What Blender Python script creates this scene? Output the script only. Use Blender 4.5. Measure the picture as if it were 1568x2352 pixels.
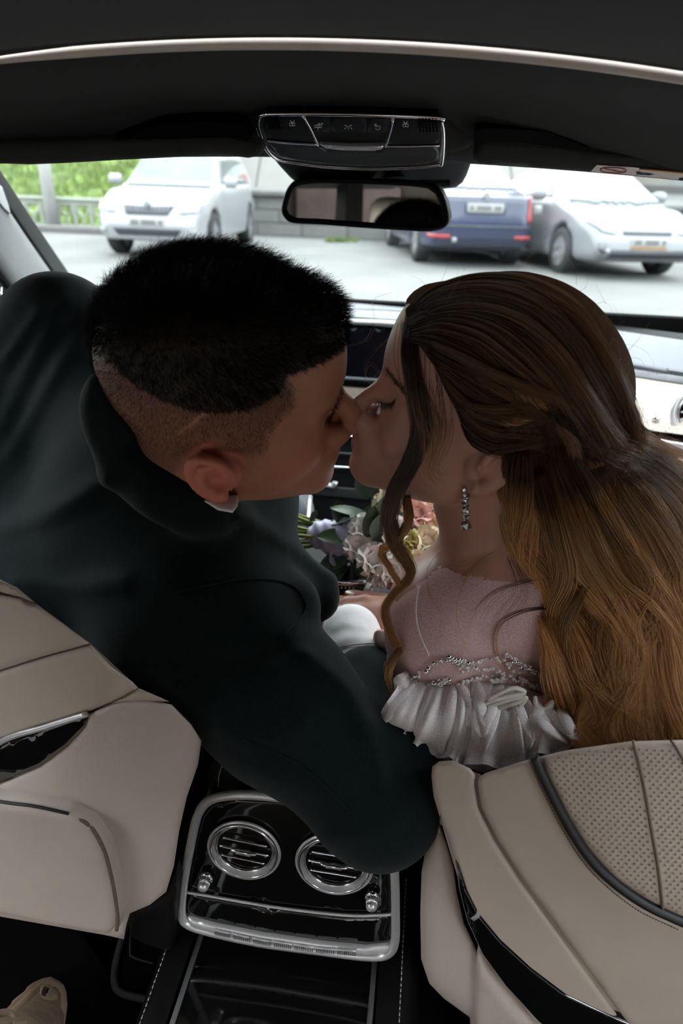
import bpy, bmesh, math, random
import numpy as np
from math import radians as rd, sin, cos, pi
from mathutils import Vector, Matrix
from mathutils.geometry import delaunay_2d_cdt
random.seed(7); RNG = np.random.default_rng(7)
for _o in list(bpy.data.objects): bpy.data.objects.remove(_o)
SC = bpy.context.scene
COL = SC.collection
# ------------------------------------------------------------------ camera
CAM_LOC = np.array([0.10, 0.0, 1.20]); YAW, PITCH, ROLL, FPX = 6.5, 26.3, 2.0, 1568.0
_y, _p, _r = rd(YAW), rd(PITCH), rd(ROLL)
cF = np.array([-sin(_y)*cos(_p), cos(_y)*cos(_p), -sin(_p)])
_R0 = np.array([cos(_y), sin(_y), 0.0]); _U0 = np.cross(_R0, cF)
cR = _R0*cos(_r)+_U0*sin(_r); cU = -_R0*sin(_r)+_U0*cos(_r)
cam_d = bpy.data.cameras.new('camera'); cam = bpy.data.objects.new('camera', cam_d); COL.objects.link(cam)
_m = Matrix(((cR[0], cU[0], -cF[0], CAM_LOC[0]), (cR[1], cU[1], -cF[1], CAM_LOC[1]), (cR[2], cU[2], -cF[2], CAM_LOC[2]), (0, 0, 0, 1)))
cam.matrix_world = _m
cam_d.sensor_fit = 'VERTICAL'; cam_d.sensor_height = 36.0; cam_d.lens = FPX/2352*36.0
cam_d.clip_start = 0.02; cam_d.clip_end = 400
cam_d.dof.use_dof = True; cam_d.dof.focus_distance = 0.68; cam_d.dof.aperture_fstop = 5.2
SC.camera = cam
# ------------------------------------------------------------------ world, exposure
world = bpy.data.worlds.new('overcast_sky'); SC.world = world; world.use_nodes = True
_bg = world.node_tree.nodes['Background']; _bg.inputs[0].default_value = (0.93, 0.97, 1.0, 1); _bg.inputs[1].default_value = 4.5
vs = SC.view_settings; vs.view_transform = 'Standard'; vs.look = 'None'; vs.gamma = 1.0; vs.exposure = 1.2; vs.use_curve_mapping = False
SC.display_settings.display_device = 'sRGB'
SC.cycles.max_bounces = 10; SC.cycles.diffuse_bounces = 4; SC.cycles.transparent_max_bounces = 24
SC.cycles.use_denoising = True
# ------------------------------------------------------------------ pixel helpers: a photograph pixel to a point of the place
def ray(u, v): return (u-784)/FPX*cR-(v-1176)/FPX*cU+cF
def W(u, v, d): return CAM_LOC+d*ray(u, v)                       # at a depth
def PK(k, u, v, val):                                            # on the plane axis k = val
    q = ray(u, v); return CAM_LOC+(val-CAM_LOC[k])/q[k]*q
def PL(u, v, p0, n):
    q = ray(u, v); n = np.array(n, float); return CAM_LOC+(np.dot(np.array(p0)-CAM_LOC, n)/np.dot(q, n))*q
def proj(p):
    q = np.array(p)-CAM_LOC; d = q@cF; return 784+FPX*(q@cR)/d, 1176-FPX*(q@cU)/d, d
# ------------------------------------------------------------------ materials
def _set(b, k, v):
    if k in b.inputs: b.inputs[k].default_value = v
def mat(name, col, rough=0.5, metal=0.0, spec=0.5, var=0.06, vscale=30, bump=0.0, bscale=200, bdist=0.001, coat=0.0, sheen=0.0, trans=0.0, ior=1.45, emit=None, estr=0.0, sss=0.0, stretch=None):
    m = bpy.data.materials.new(name); m.use_nodes = True; nt = m.node_tree; b = nt.nodes['Principled BSDF']
    _set(b, 'Base Color', (*col, 1)); _set(b, 'Roughness', rough); _set(b, 'Metallic', metal); _set(b, 'Specular IOR Level', spec)
    _set(b, 'Coat Weight', coat); _set(b, 'Coat Roughness', 0.05); _set(b, 'Sheen Weight', sheen); _set(b, 'Transmission Weight', trans); _set(b, 'IOR', ior)
    if sss: _set(b, 'Subsurface Weight', sss); b.inputs['Subsurface Radius'].default_value = (0.012, 0.004, 0.002); _set(b, 'Subsurface Scale', 1.0)
    if emit: _set(b, 'Emission Color', (*emit, 1)); _set(b, 'Emission Strength', estr)
    tc = nt.nodes.new('ShaderNodeTexCoord'); co = tc.outputs['Object']
    if stretch:
        mp = nt.nodes.new('ShaderNodeMapping'); mp.inputs['Scale'].default_value = stretch; nt.links.new(co, mp.inputs[0]); co = mp.outputs[0]
    if var:
        n = nt.nodes.new('ShaderNodeTexNoise'); n.inputs['Scale'].default_value = vscale; n.inputs['Detail'].default_value = 4
        nt.links.new(co, n.inputs['Vector'])
        r = nt.nodes.new('ShaderNodeMapRange'); r.inputs[1].default_value = 0.3; r.inputs[2].default_value = 0.7; r.inputs[3].default_value = 1-var; r.inputs[4].default_value = 1+var
        nt.links.new(n.outputs[0], r.inputs[0])
        x = nt.nodes.new('ShaderNodeVectorMath'); x.operation = 'SCALE'; x.inputs[0].default_value = col
        nt.links.new(r.outputs[0], x.inputs['Scale']); nt.links.new(x.outputs[0], b.inputs['Base Color'])
    if bump:
        n2 = nt.nodes.new('ShaderNodeTexNoise'); n2.inputs['Scale'].default_value = bscale; n2.inputs['Detail'].default_value = 3
        nt.links.new(co, n2.inputs['Vector'])
        bp = nt.nodes.new('ShaderNodeBump'); bp.inputs['Strength'].default_value = bump; bp.inputs['Distance'].default_value = bdist
        nt.links.new(n2.outputs[0], bp.inputs['Height']); nt.links.new(bp.outputs[0], b.inputs['Normal'])
    return m
def nodes(m): return m.node_tree.nodes, m.node_tree.links, m.node_tree.nodes['Principled BSDF']
# ------------------------------------------------------------------ object helpers
def tag(o, label=None, cat=None, group=None, kind=None):
    if label: o['label'] = label
    if cat: o['category'] = cat
    if group: o['group'] = group
    if kind: o['kind'] = kind
    return o
def empty(name, loc, label=None, cat=None, group=None, rz=0, kind=None):
    o = bpy.data.objects.new(name, None); COL.objects.link(o); o.location = tuple(loc); o.rotation_euler = (0, 0, rz); o.empty_display_size = 0.05
    return tag(o, label, cat, group, kind)
def link(name, me, m, parent=None, smooth=True):
    o = bpy.data.objects.new(name, me); COL.objects.link(o)
    if m is not None:
        for mm in (m if isinstance(m, (list, tuple)) else [m]): me.materials.append(mm)
    if smooth: me.polygons.foreach_set('use_smooth', [True]*len(me.polygons))
    if parent is not None:
        o.parent = parent
        bpy_inv(o, parent)
    return o
def world_of(o):
    M = o.matrix_basis.copy()
    if o.type == 'EMPTY' or o.parent is None:
        M = Matrix.LocRotScale(o.location, o.rotation_euler, o.scale)
    if o.parent is not None: M = world_of(o.parent) @ o.matrix_parent_inverse @ M
    return M
def bpy_inv(o, parent): o.matrix_parent_inverse = world_of(parent).inverted()
def pymesh(name, V, Fc):
    me = bpy.data.meshes.new(name); me.from_pydata([tuple(map(float, p)) for p in V], [], [tuple(map(int, q)) for q in Fc]); me.update(); return me
def npmesh(name, V, Q):
    V = np.asarray(V, np.float32); Q = np.asarray(Q, np.int32); k = Q.shape[1]
    me = bpy.data.meshes.new(name); me.vertices.add(len(V)); me.vertices.foreach_set('co', V.ravel())
    me.loops.add(Q.size); me.loops.foreach_set('vertex_index', Q.ravel()); me.polygons.add(len(Q))
    me.polygons.foreach_set('loop_start', np.arange(0, Q.size, k, dtype=np.int32)); me.polygons.foreach_set('loop_total', np.full(len(Q), k, np.int32))
    me.update(calc_edges=True); return me
def bm_mesh(name, bm):
    bmesh.ops.recalc_face_normals(bm, faces=bm.faces); me = bpy.data.meshes.new(name); bm.to_mesh(me); bm.free(); return me
def crsp(P, n):                                                   # catmull-rom through points, n samples
    P = np.asarray(P, float); k = len(P)
    if k == 2: t = np.linspace(0, 1, n)[:, None]; return P[0]*(1-t)+P[1]*t
    Q = np.vstack([2*P[0]-P[1], P, 2*P[-1]-P[-2]]); t = np.linspace(0, k-1, n); i = np.clip(t.astype(int), 0, k-2); s = (t-i)[:, None]
    a, b, c, d = Q[i], Q[i+1], Q[i+2], Q[i+3]
    return 0.5*((2*b)+(-a+c)*s+(2*a-5*b+4*c-d)*s**2+(-a+3*b-3*c+d)*s**3)
def crclosed(P, n):
    P = np.asarray(P, float); k = len(P); t = np.linspace(0, k, n, endpoint=False); i = t.astype(int) % k; s = (t-np.floor(t))[:, None]
    a, b, c, d = P[(i-1) % k], P[i], P[(i+1) % k], P[(i+2) % k]
    return 0.5*((2*b)+(-a+c)*s+(2*a-5*b+4*c-d)*s**2+(-a+3*b-3*c+d)*s**3)
def frames(P):
    P = np.asarray(P, float); T = np.gradient(P, axis=0); T /= np.linalg.norm(T, axis=1)[:, None]+1e-12
    N = np.zeros_like(P); a = np.array([0, 0, 1.0]) if abs(T[0][2]) < .9 else np.array([1.0, 0, 0]); n = np.cross(T[0], a); n /= np.linalg.norm(n)
    for i in range(len(P)):
        n = n-T[i]*np.dot(n, T[i]); n /= np.linalg.norm(n)+1e-12; N[i] = n
    return T, N, np.cross(T, N)
def tube_vf(P, r, seg=10, closed=False, flat=1.0, cap=True):
    P = np.asarray(P, float); n = len(P); r = np.broadcast_to(np.asarray(r, float), (n,)); T, N, B = frames(P)
    if closed:
        T = np.roll(P, -1, 0)-np.roll(P, 1, 0); T /= np.linalg.norm(T, axis=1)[:, None]; c = P.mean(0)
        ax = np.cross(P[0]-c, P[len(P)//4]-c); ax /= np.linalg.norm(ax); N = np.tile(ax, (n, 1)); B = np.cross(T, N)
    a = np.linspace(0, 2*pi, seg, endpoint=False)
    V = (P[:, None]+r[:, None, None]*(np.cos(a)[None, :, None]*N[:, None]*flat+np.sin(a)[None, :, None]*B[:, None])).reshape(-1, 3)
    Fc = []
    for i in range(n if closed else n-1):
        j = (i+1) % n
        for k in range(seg): Fc.append((i*seg+k, i*seg+(k+1) % seg, j*seg+(k+1) % seg, j*seg+k))
    if cap and not closed: Fc += [tuple(range(seg))[::-1], tuple((n-1)*seg+k for k in range(seg))]
    return V, Fc
def tube(name, P, r, m, parent=None, seg=10, closed=False, flat=1.0):
    V, Fc = tube_vf(P, r, seg, closed, flat); return link(name, pymesh(name, V, Fc), m, parent)
def merge_vf(L):
    V, Fc, o = [], [], 0
    for v, f_ in L:
        V += list(map(tuple, v)); Fc += [tuple(i+o for i in q) for q in f_]; o += len(v)
    return V, Fc
def box_vf(c, s, rot=None):
    V = [np.array([x*s[0]/2, y*s[1]/2, z*s[2]/2]) for x in (-1, 1) for y in (-1, 1) for z in (-1, 1)]
    if rot is not None: V = [np.array(rot) @ v for v in V]
    V = [v+np.array(c) for v in V]
    return V, [(0, 1, 3, 2), (4, 6, 7, 5), (0, 4, 5, 1), (2, 3, 7, 6), (0, 2, 6, 4), (1, 5, 7, 3)]
def box(name, c, s, m, parent=None, bev=0.004, rot=None, seg=2):
    V, Fc = box_vf((0, 0, 0), s); me = pymesh(name, V, Fc)
    bm = bmesh.new(); bm.from_mesh(me)
    if bev: bmesh.ops.bevel(bm, geom=bm.edges[:], offset=bev, segments=seg, affect='EDGES', profile=.5)
    M = Matrix.Translation(tuple(c))
    if rot is not None: M = M @ Matrix(np.array(rot).tolist()).to_4x4()
    bmesh.ops.transform(bm, matrix=M, verts=bm.verts)
    bmesh.ops.recalc_face_normals(bm, faces=bm.faces); bm.to_mesh(me); bm.free()
    return link(name, me, m, parent)
def grid_vf(G, closed_u=False):
    G = np.asarray(G, float); a, b = G.shape[:2]; V = G.reshape(-1, 3); Fc = []
    for i in range(a if closed_u else a-1):
        for j in range(b-1): Fc.append((i*b+j, i*b+j+1, ((i+1) % a)*b+j+1, ((i+1) % a)*b+j))
    return V, Fc
def sharpen(bm, a=.8):
    for e in bm.edges:
        if len(e.link_faces) == 2 and e.calc_face_angle(0) > a: e.smooth = False
def shell(name, G, thick, m, parent=None):                        # a curved sheet with thickness along vector thick
    G = np.asarray(G, float); a, b = G.shape[:2]; V, Fc = grid_vf(G); n = len(V); V2 = V+np.asarray(thick, float)
    F2 = [tuple(reversed([i+n for i in q])) for q in Fc]
    ring = [j for j in range(b)]+[i*b+b-1 for i in range(1, a)]+[(a-1)*b+j for j in range(b-2, -1, -1)]+[i*b for i in range(a-2, 0, -1)]
    S = [(ring[k], ring[(k+1) % len(ring)], ring[(k+1) % len(ring)]+n, ring[k]+n) for k in range(len(ring))]
    bm = bmesh.new(); me = pymesh(name, np.vstack([V, V2]), Fc+F2+S); bm.from_mesh(me); bmesh.ops.recalc_face_normals(bm, faces=bm.faces); sharpen(bm); bm.to_mesh(me); bm.free()
    o = link(name, me, m, parent)
    return o
def qfit(pts, terms=6):                                           # smooth depth over pixels: inverse depth as a quadratic
    A = np.array(pts, float); u, v, d = A[:, 0]/1000, A[:, 1]/1000, A[:, 2]
    M = np.stack([np.ones_like(u), u, v, u*u, u*v, v*v], 1)[:, :terms]; c = np.linalg.lstsq(M, 1/d, rcond=None)[0]
    def f(U_, V_):
        a, b = np.asarray(U_, float)/1000, np.asarray(V_, float)/1000
        return 1/(np.stack([np.ones_like(a), a, b, a*a, a*b, b*b], -1)[..., :terms] @ c)
    return f
def plane_depth(p0, n):
    n = np.array(n, float); k = np.dot(np.array(p0)-CAM_LOC, n)
    def f(U_, V_):
        U_, V_ = np.asarray(U_, float), np.asarray(V_, float)
        q = (U_-784)[..., None]/FPX*cR-(V_-1176)[..., None]/FPX*cU+cF
        return k/(q @ n)
    return f
def edge_dist(P, poly):
    P = np.asarray(P)[:, None]; A = np.asarray(poly)[None]; B = np.roll(A, -1, 1); AB = B-A
    t = np.clip(((P-A)*AB).sum(-1)/((AB**2).sum(-1)+1e-9), 0, 1); return np.sqrt((((P-A-AB*t[..., None])**2).sum(-1)).min(1))
def inside(P, poly):
    P = np.asarray(P); A = np.asarray(poly); B = np.roll(A, -1, 0); c = np.zeros(len(P), bool)
    for (x1, y1), (x2, y2) in zip(A, B):
        k = ((y1 > P[:, 1]) != (y2 > P[:, 1])) & (P[:, 0] < (x2-x1)*(P[:, 1]-y1)/((y2-y1) if y2 != y1 else 1e-9)+x1); c ^= k
    return c
def panel(name, outline, depth, m, parent=None, roll=0.0, thick=(0, 0.02, 0), step=24, bump=None, smooth_n=0, rim=None):
    """solid panel: an outline over a depth surface, edges rolled over by radius roll (m), thickness vector thick."""
    O = crclosed(outline, smooth_n) if smooth_n else np.array(outline, float)
    per = np.linalg.norm(np.roll(O, -1, 0)-O, axis=1)             # resample long edges
    pts = []
    for i in range(len(O)):
        k = max(1, int(per[i]/step)); a, b = O[i], O[(i+1) % len(O)]
        pts += [a+(b-a)*j/k for j in range(k)]
    O = np.array(pts); nb = len(O); d0 = float(np.mean(depth(O[:, 0], O[:, 1]))); rp = roll*FPX/d0
    inner = []
    lo, hi = O.min(0), O.max(0)
    X, Y = np.meshgrid(np.arange(lo[0], hi[0]+step, step), np.arange(lo[1], hi[1]+step, step)); Gp = np.stack([X.ravel(), Y.ravel()], 1)
    Gp[:, 0] += (np.round((Gp[:, 1]-lo[1])/step) % 2)*step/2
    if len(Gp):
        k = inside(Gp, O); Gp = Gp[k]
        if len(Gp): e = edge_dist(Gp, O); Gp = Gp[e > max(rp*1.05, step*.45)]
    rings = []
    if roll:
        nx = np.roll(O, -1, 0)-np.roll(O, 1, 0); nx = np.stack([nx[:, 1], -nx[:, 0]], 1); nx /= np.linalg.norm(nx, axis=1)[:, None]+1e-9
        ar = np.sum(O[:, 0]*np.roll(O[:, 1], -1)-np.roll(O[:, 0], -1)*O[:, 1])
        if ar > 0: nx = -nx
        for k in (.12, .35, .68, 1.0):
            Rr = O+nx*rp*k; ok = inside(Rr, O); ok[ok] &= edge_dist(Rr[ok], O) > rp*k*.8
            rings.append(Rr[ok])
    pts2 = [Vector(p) for p in O]+[Vector(p) for r_ in rings for p in r_]+[Vector(p) for p in Gp]
    res = delaunay_2d_cdt(pts2, [(i, (i+1) % nb) for i in range(nb)], [], 1, 1e-4)
    V2 = np.array([tuple(p) for p in res[0]]); T = [tuple(f_) for f_ in res[2]]
    d = depth(V2[:, 0], V2[:, 1]); 
    if bump is not None: d = d+bump(V2[:, 0], V2[:, 1])
    V3 = CAM_LOC+d[:, None]*((V2[:, 0]-784)[:, None]/FPX*cR-(V2[:, 1]-1176)[:, None]/FPX*cU+cF)
    tv = np.asarray(thick, float); tn = np.linalg.norm(tv)
    if roll:
        e = np.minimum(edge_dist(V2, O), rp)/max(rp, 1e-9); V3 = V3+(tv/tn)[None]*(roll*(1-np.sqrt(np.clip(1-(1-e)**2, 0, 1))))[:, None]
    n = len(V3); ecount = {}
    for t in T:
        for i in range(len(t)): k = (t[i], t[(i+1) % len(t)]); ecount[tuple(sorted(k))] = ecount.get(tuple(sorted(k)), [])+[k]
    Bd = [v[0] for v in ecount.values() if len(v) == 1]
    V4 = V3+tv; Fc = list(T)+[tuple(i+n for i in reversed(t)) for t in T]+[(b, a, a+n, b+n) for a, b in Bd]
    me = pymesh(name, np.vstack([V3, V4]), Fc); bm = bmesh.new(); bm.from_mesh(me); bmesh.ops.recalc_face_normals(bm, faces=bm.faces)
    sharpen(bm, .7 if not roll else 1.2)
    bm.to_mesh(me); bm.free()
    return link(name, me, m, parent)
def strip(name, px, depth, r, m, parent=None, seg=8, n=40, flat=1.0, lift=0.0):   # round bar along pixels on a depth surface
    P = crsp([(a, b) for a, b in px], n); d = depth(P[:, 0], P[:, 1])-lift
    P3 = CAM_LOC+d[:, None]*((P[:, 0]-784)[:, None]/FPX*cR-(P[:, 1]-1176)[:, None]/FPX*cU+cF)
    return tube(name, P3, r, m, parent, seg, False, flat)
def dashes(name, px, depth, r, m, parent=None, ln=0.6, n=30, lift=0.0):           # a run of stitches as one part
    P = crsp(px, n*2+1); d = depth(P[:, 0], P[:, 1])-lift
    P3 = CAM_LOC+d[:, None]*((P[:, 0]-784)[:, None]/FPX*cR-(P[:, 1]-1176)[:, None]/FPX*cU+cF); L = []
    for i in range(0, 2*n, 2): a, b = P3[i], P3[i]+(P3[i+1]-P3[i])*2*ln; L.append(tube_vf([a, (a+b)/2, b], [r*.6, r, r*.6], 5))
    V, Fc = merge_vf(L); return link(name, pymesh(name, V, Fc), m, parent)
# ------------------------------------------------------------------ implicit surfaces (bodies as one smooth skin)
def sphere(p, c, r): return np.linalg.norm(p-np.asarray(c, np.float32), axis=1)-r
def rcone(p, a, b, r1, r2):
    a, b = np.asarray(a, np.float32), np.asarray(b, np.float32); ba = b-a; h = np.clip(((p-a) @ ba)/(ba @ ba), 0, 1)
    return np.linalg.norm(p-a-h[:, None]*ba, axis=1)-(r1+(r2-r1)*h)
def ellip(p, c, r, Mx=None):
    q = p-np.asarray(c, np.float32)
    if Mx is not None: q = q @ np.asarray(Mx, np.float32).T
    r = np.asarray(r, np.float32); k0 = np.linalg.norm(q/r, axis=1); k1 = np.linalg.norm(q/(r*r), axis=1)+1e-9
    return k0*(k0-1)/k1
def smin(a, b, k): h = np.clip(.5+.5*(b-a)/k, 0, 1); return b*(1-h)+a*h-k*h*(1-h)
def smax(a, b, k): return -smin(-a, -b, k)
def polyline(p, P, R_, k=.02):
    d = rcone(p, P[0], P[1], R_[0], R_[1])
    for i in range(1, len(P)-1): d = smin(d, rcone(p, P[i], P[i+1], R_[i], R_[i+1]), k)
    return d
def sdf_mesh(name, f, lo, hi, h, st=4):
    lo, hi = np.array(lo, float), np.array(hi, float); N = (np.ceil((hi-lo)/h/st).astype(int)+1)*st
    ax = [lo[k]+h*np.arange(N[k]) for k in range(3)]
    cx = [a[::st]+h*(st-1)/2 for a in ax]; G = np.stack(np.meshgrid(*cx, indexing='ij'), -1).reshape(-1, 3).astype(np.float32)
    cv = f(G).reshape([len(a) for a in cx]); D = cv.repeat(st, 0).repeat(st, 1).repeat(st, 2).astype(np.float32)
    near = np.abs(D) < h*st*1.9
    idx = np.argwhere(near); pts = (lo+h*idx).astype(np.float32); out = np.empty(len(pts), np.float32)
    for s in range(0, len(pts), 400000): out[s:s+400000] = f(pts[s:s+400000])
    D[near] = out
    S = D < 0; nx, ny, nz = D.shape; cs = np.zeros((nx-1, ny-1, nz-1), np.int8)
    for i in (0, 1):
        for j in (0, 1):
            for k in (0, 1): cs += S[i:nx-1+i, j:ny-1+j, k:nz-1+k]
    act = (cs > 0) & (cs < 8); ci = np.argwhere(act); vid = -np.ones(act.shape, np.int64); vid[act] = np.arange(len(ci))
    acc = np.zeros((len(ci), 3)); cnt = np.zeros(len(ci)); cor = [(i, j, k) for i in (0, 1) for j in (0, 1) for k in (0, 1)]
    for a in range(8):
        for b in range(a+1, 8):
            A, B = np.array(cor[a]), np.array(cor[b])
            if np.abs(A-B).sum() != 1: continue
            da = D[tuple((ci+A).T)]; db = D[tuple((ci+B).T)]; x = (da < 0) != (db < 0); t = np.where(x, da/(da-db+1e-12), 0)
            acc += np.where(x[:, None], A+(B-A)*t[:, None], 0); cnt += x
    V = lo+h*(ci+acc/np.maximum(cnt, 1)[:, None]); Q = []
    for k in range(3):
        u_, w_ = [(1, 2), (2, 0), (0, 1)][k]; e = np.zeros(3, int); e[k] = 1
        sl0 = tuple(slice(1, -1) if q != k else slice(0, D.shape[k]-1) for q in range(3)); sl1 = tuple(slice(1, -1) if q != k else slice(1, D.shape[k]) for q in range(3))
        s0, s1 = S[sl0], S[sl1]; ex = np.argwhere(s0 != s1)
        if not len(ex): continue
        sg = s0[tuple(ex.T)]; off = np.array([0 if q == k else 1 for q in range(3)]); c = ex+off
        eu = np.zeros(3, int); eu[u_] = 1; ew = np.zeros(3, int); ew[w_] = 1
        q4 = [vid[tuple((c-x).T)] for x in (0*e, eu, eu+ew, ew)]; q = np.stack(q4, 1); q[~sg] = q[~sg][:, ::-1]
        Q.append(q)
    Q = np.concatenate(Q); Q = Q[(Q >= 0).all(1)]
    return V, Q[:, ::-1] if False else Q
def lap(V, Q, it=1, lam=.5):                                      # light smoothing
    n = len(V); A = np.concatenate([Q[:, [i, (i+1) % 4]] for i in range(4)])
    for _ in range(it):
        s = np.zeros_like(V); c = np.zeros(n); np.add.at(s, A[:, 0], V[A[:, 1]]); np.add.at(c, A[:, 0], 1); np.add.at(s, A[:, 1], V[A[:, 0]]); np.add.at(c, A[:, 1], 1)
        V = V+lam*(s/np.maximum(c, 1)[:, None]-V)
    return V
def sdf_obj(name, f, lo, hi, h, m, parent=None, it=1, disp=None):
    V, Q = sdf_mesh(name, f, lo, hi, h)
    if it: V = lap(V, Q, it)
    if disp is not None: V = disp(V)
    me = npmesh(name, V, Q); return link(name, me, m, parent)
def vcol(o, fn, name='tone'):                                     # per-vertex pigment mask, 0..1
    me = o.data; n = len(me.vertices); co = np.empty(n*3, np.float32); me.vertices.foreach_get('co', co); a = me.attributes.new(name, 'FLOAT', 'POINT')
    a.data.foreach_set('value', np.clip(fn(co.reshape(-1, 3)), 0, 1).astype(np.float32))
def strands(name, curves, radius, m, parent=None, taper=True, tint=None):
    """curves: list of (n,3) arrays -> one hair object"""
    h = bpy.data.hair_curves.new(name); h.add_curves([len(c) for c in curves]); P = np.concatenate(curves).astype(np.float32)
    h.points.foreach_set('position', P.ravel())
    rr = np.concatenate([radius*(np.linspace(1, .25, len(c)) if taper else np.ones(len(c))) for c in curves]).astype(np.float32)
    h.points.foreach_set('radius', rr)
    if tint is not None: h.attributes.new('tint', 'FLOAT', 'CURVE').data.foreach_set('value', np.asarray(tint, np.float32))
    o = bpy.data.objects.new(name, h); COL.objects.link(o); h.materials.append(m)
    if parent is not None: o.parent = parent; bpy_inv(o, parent)
    return o
# ================================================================== materials
M = {}
M['headliner'] = mat('headliner_suede', (.012, .0115, .011), .9, spec=.1, sheen=.06, var=.18, vscale=40, bump=.25, bscale=900)
M['headliner2'] = mat('header_suede', (.012, .0115, .011), .9, spec=.1, sheen=.06, var=.15, vscale=35, bump=.25, bscale=900)
M['visor'] = mat('visor_suede', (.019, .0185, .018), .9, spec=.1, sheen=.1, var=.15, vscale=35, bump=.25, bscale=900)
M['cream'] = mat('cream_piping', (.50, .43, .38), .45, var=.05)
M['blackplastic'] = mat('black_plastic', (.004, .004, .0045), .5, spec=.2, var=.1)
M['greyplastic'] = mat('grey_plastic', (.022, .023, .025), .6, spec=.3, var=.08, bump=.1, bscale=1500)
M['pillar'] = mat('pillar_cloth', (.045, .045, .048), .75, sheen=.3, var=.1, bump=.2, bscale=1200)
M['gloss'] = mat('black_lacquer', (.004, .004, .004), .06, spec=.6, coat=.6, var=.05, vscale=400)
M['darkgrey'] = mat('satin_dark_grey', (.018, .019, .02), .35, var=.08)
M['chrome'] = mat('chrome', (.80, .80, .82), .10, metal=1.0, var=.03)
M['satin'] = mat('satin_silver', (.60, .595, .60), .33, metal=.6, var=.05, vscale=300)
M['mirror'] = mat('mirror_glass', (.86, .86, .86), .0, metal=1.0, var=0)
M['carpet'] = mat('black_carpet', (.003, .003, .003), .95, spec=.05, var=.4, vscale=300, bump=.6, bscale=900, bdist=.003)
M['matedge'] = mat('mat_binding', (.02, .019, .018), .8, var=.2)
M['leather'] = mat('beige_leather', (.50, .425, .36), .42, spec=.4, var=.035, vscale=25, bump=.14, bscale=420, bdist=.0006)
M['leather2'] = mat('beige_leather_grained', (.52, .45, .395), .45, spec=.4, var=.03, vscale=25, bump=.45, bscale=260, bdist=.0009)
M['seam'] = mat('seam_thread', (.16, .115, .085), .7, var=.15, vscale=300)
M['blackleather'] = mat('black_leather', (.005, .005, .0055), .45, spec=.3, var=.1, bump=.3, bscale=500)
M['piping'] = mat('black_piping', (.012, .011, .012), .5, var=.1)
M['whitethread'] = mat('white_thread', (.55, .52, .48), .7, var=.1)
M['dashpad'] = mat('grey_dash_leather', (.14, .145, .165), .55, var=.04, bump=.2, bscale=900)
M['dashdark'] = mat('grey_dash_strip', (.10, .105, .115), .5, var=.05)
M['wood'] = mat('pale_wood_fascia', (.44, .355, .285), .30, coat=.4, var=.07, vscale=9, stretch=(1, 8, 8))
M['screen'] = mat('dark_screen', (.002, .002, .004), .25, spec=.25, var=0.02)
M['icon'] = mat('white_icon_print', (.55, .55, .55), .6, var=.02)
M['vent'] = mat('vent_dark', (.0015, .0015, .0015), .7, spec=.05, var=.05)
M['sticker'] = mat('white_sticker', (.62, .58, .55), .6, var=.04)
M['stickerred'] = mat('sticker_red', (.45, .12, .12), .6, var=.04)
M['stickerorange'] = mat('sticker_orange', (.55, .30, .10), .6, var=.04)
def glass_mat(name, tint, haze, hcol=(.8, .85, .88)):
    m = bpy.data.materials.new(name); m.use_nodes = True; nt = m.node_tree; nt.nodes.clear()
    o = nt.nodes.new('ShaderNodeOutputMaterial'); t = nt.nodes.new('ShaderNodeBsdfTransparent'); t.inputs[0].default_value = (*tint, 1)
    h = nt.nodes.new('ShaderNodeBsdfTranslucent'); h.inputs[0].default_value = (*hcol, 1)
    n = nt.nodes.new('ShaderNodeTexNoise'); n.inputs['Scale'].default_value = 3; r = nt.nodes.new('ShaderNodeMapRange'); r.inputs[3].default_value = haze*.85; r.inputs[4].default_value = haze*1.15
    nt.links.new(n.outputs[0], r.inputs[0]); x = nt.nodes.new('ShaderNodeMixShader'); nt.links.new(r.outputs[0], x.inputs[0]); nt.links.new(t.outputs[0], x.inputs[1]); nt.links.new(h.outputs[0], x.inputs[2])
    g = nt.nodes.new('ShaderNodeBsdfGlossy'); g.inputs['Roughness'].default_value = .02; y = nt.nodes.new('ShaderNodeMixShader'); y.inputs[0].default_value = .03
    nt.links.new(x.outputs[0], y.inputs[1]); nt.links.new(g.outputs[0], y.inputs[2]); nt.links.new(y.outputs[0], o.inputs[0]); return m
M['windshield'] = glass_mat('hazy_windshield', (.80, .83, .825), .0)
M['sideglass'] = glass_mat('side_glass', (.92, .94, .94), .0)
# ================================================================== car shell
def crown(y): return .24+(.08-.24)*np.clip((y-.565)/.335, 0, 1)
ys = np.linspace(-1.25, .555, 24); xs = np.linspace(-.66, .66, 41)
G = [[(x, y, 1.285-crown(y)*x*x-.10*max(0, -.5-y)**2) for x in xs] for y in ys]
tag(shell('ceiling', G, (0, 0, .03), M['headliner']), 'black suede headliner of the car roof', kind='structure')
hp = crsp([(.575, 1.300), (.62, 1.298), (.68, 1.284), (.76, 1.268), (.84, 1.243), (.90, 1.222), (.96, 1.218), (1.12, 1.226)], 36)
G = [[(x, y, z-crown(y)*x*x) for x in xs] for y, z in hp]
tag(shell('trim_1', G, (0, .01, .03), M['headliner2']), 'dark suede roof header above the windshield', kind='structure')
P = [(x, .566, 1.281-.24*x*x) for x in np.linspace(-.315, .62, 60)]
rr = np.full(60, .0036); rr[:10] = np.linspace(.0008, .0036, 10)
tag(tube('roof_piping', P, rr, M['cream'], None, 10), 'pale cream piping running across the dark headliner', 'piping')
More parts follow.
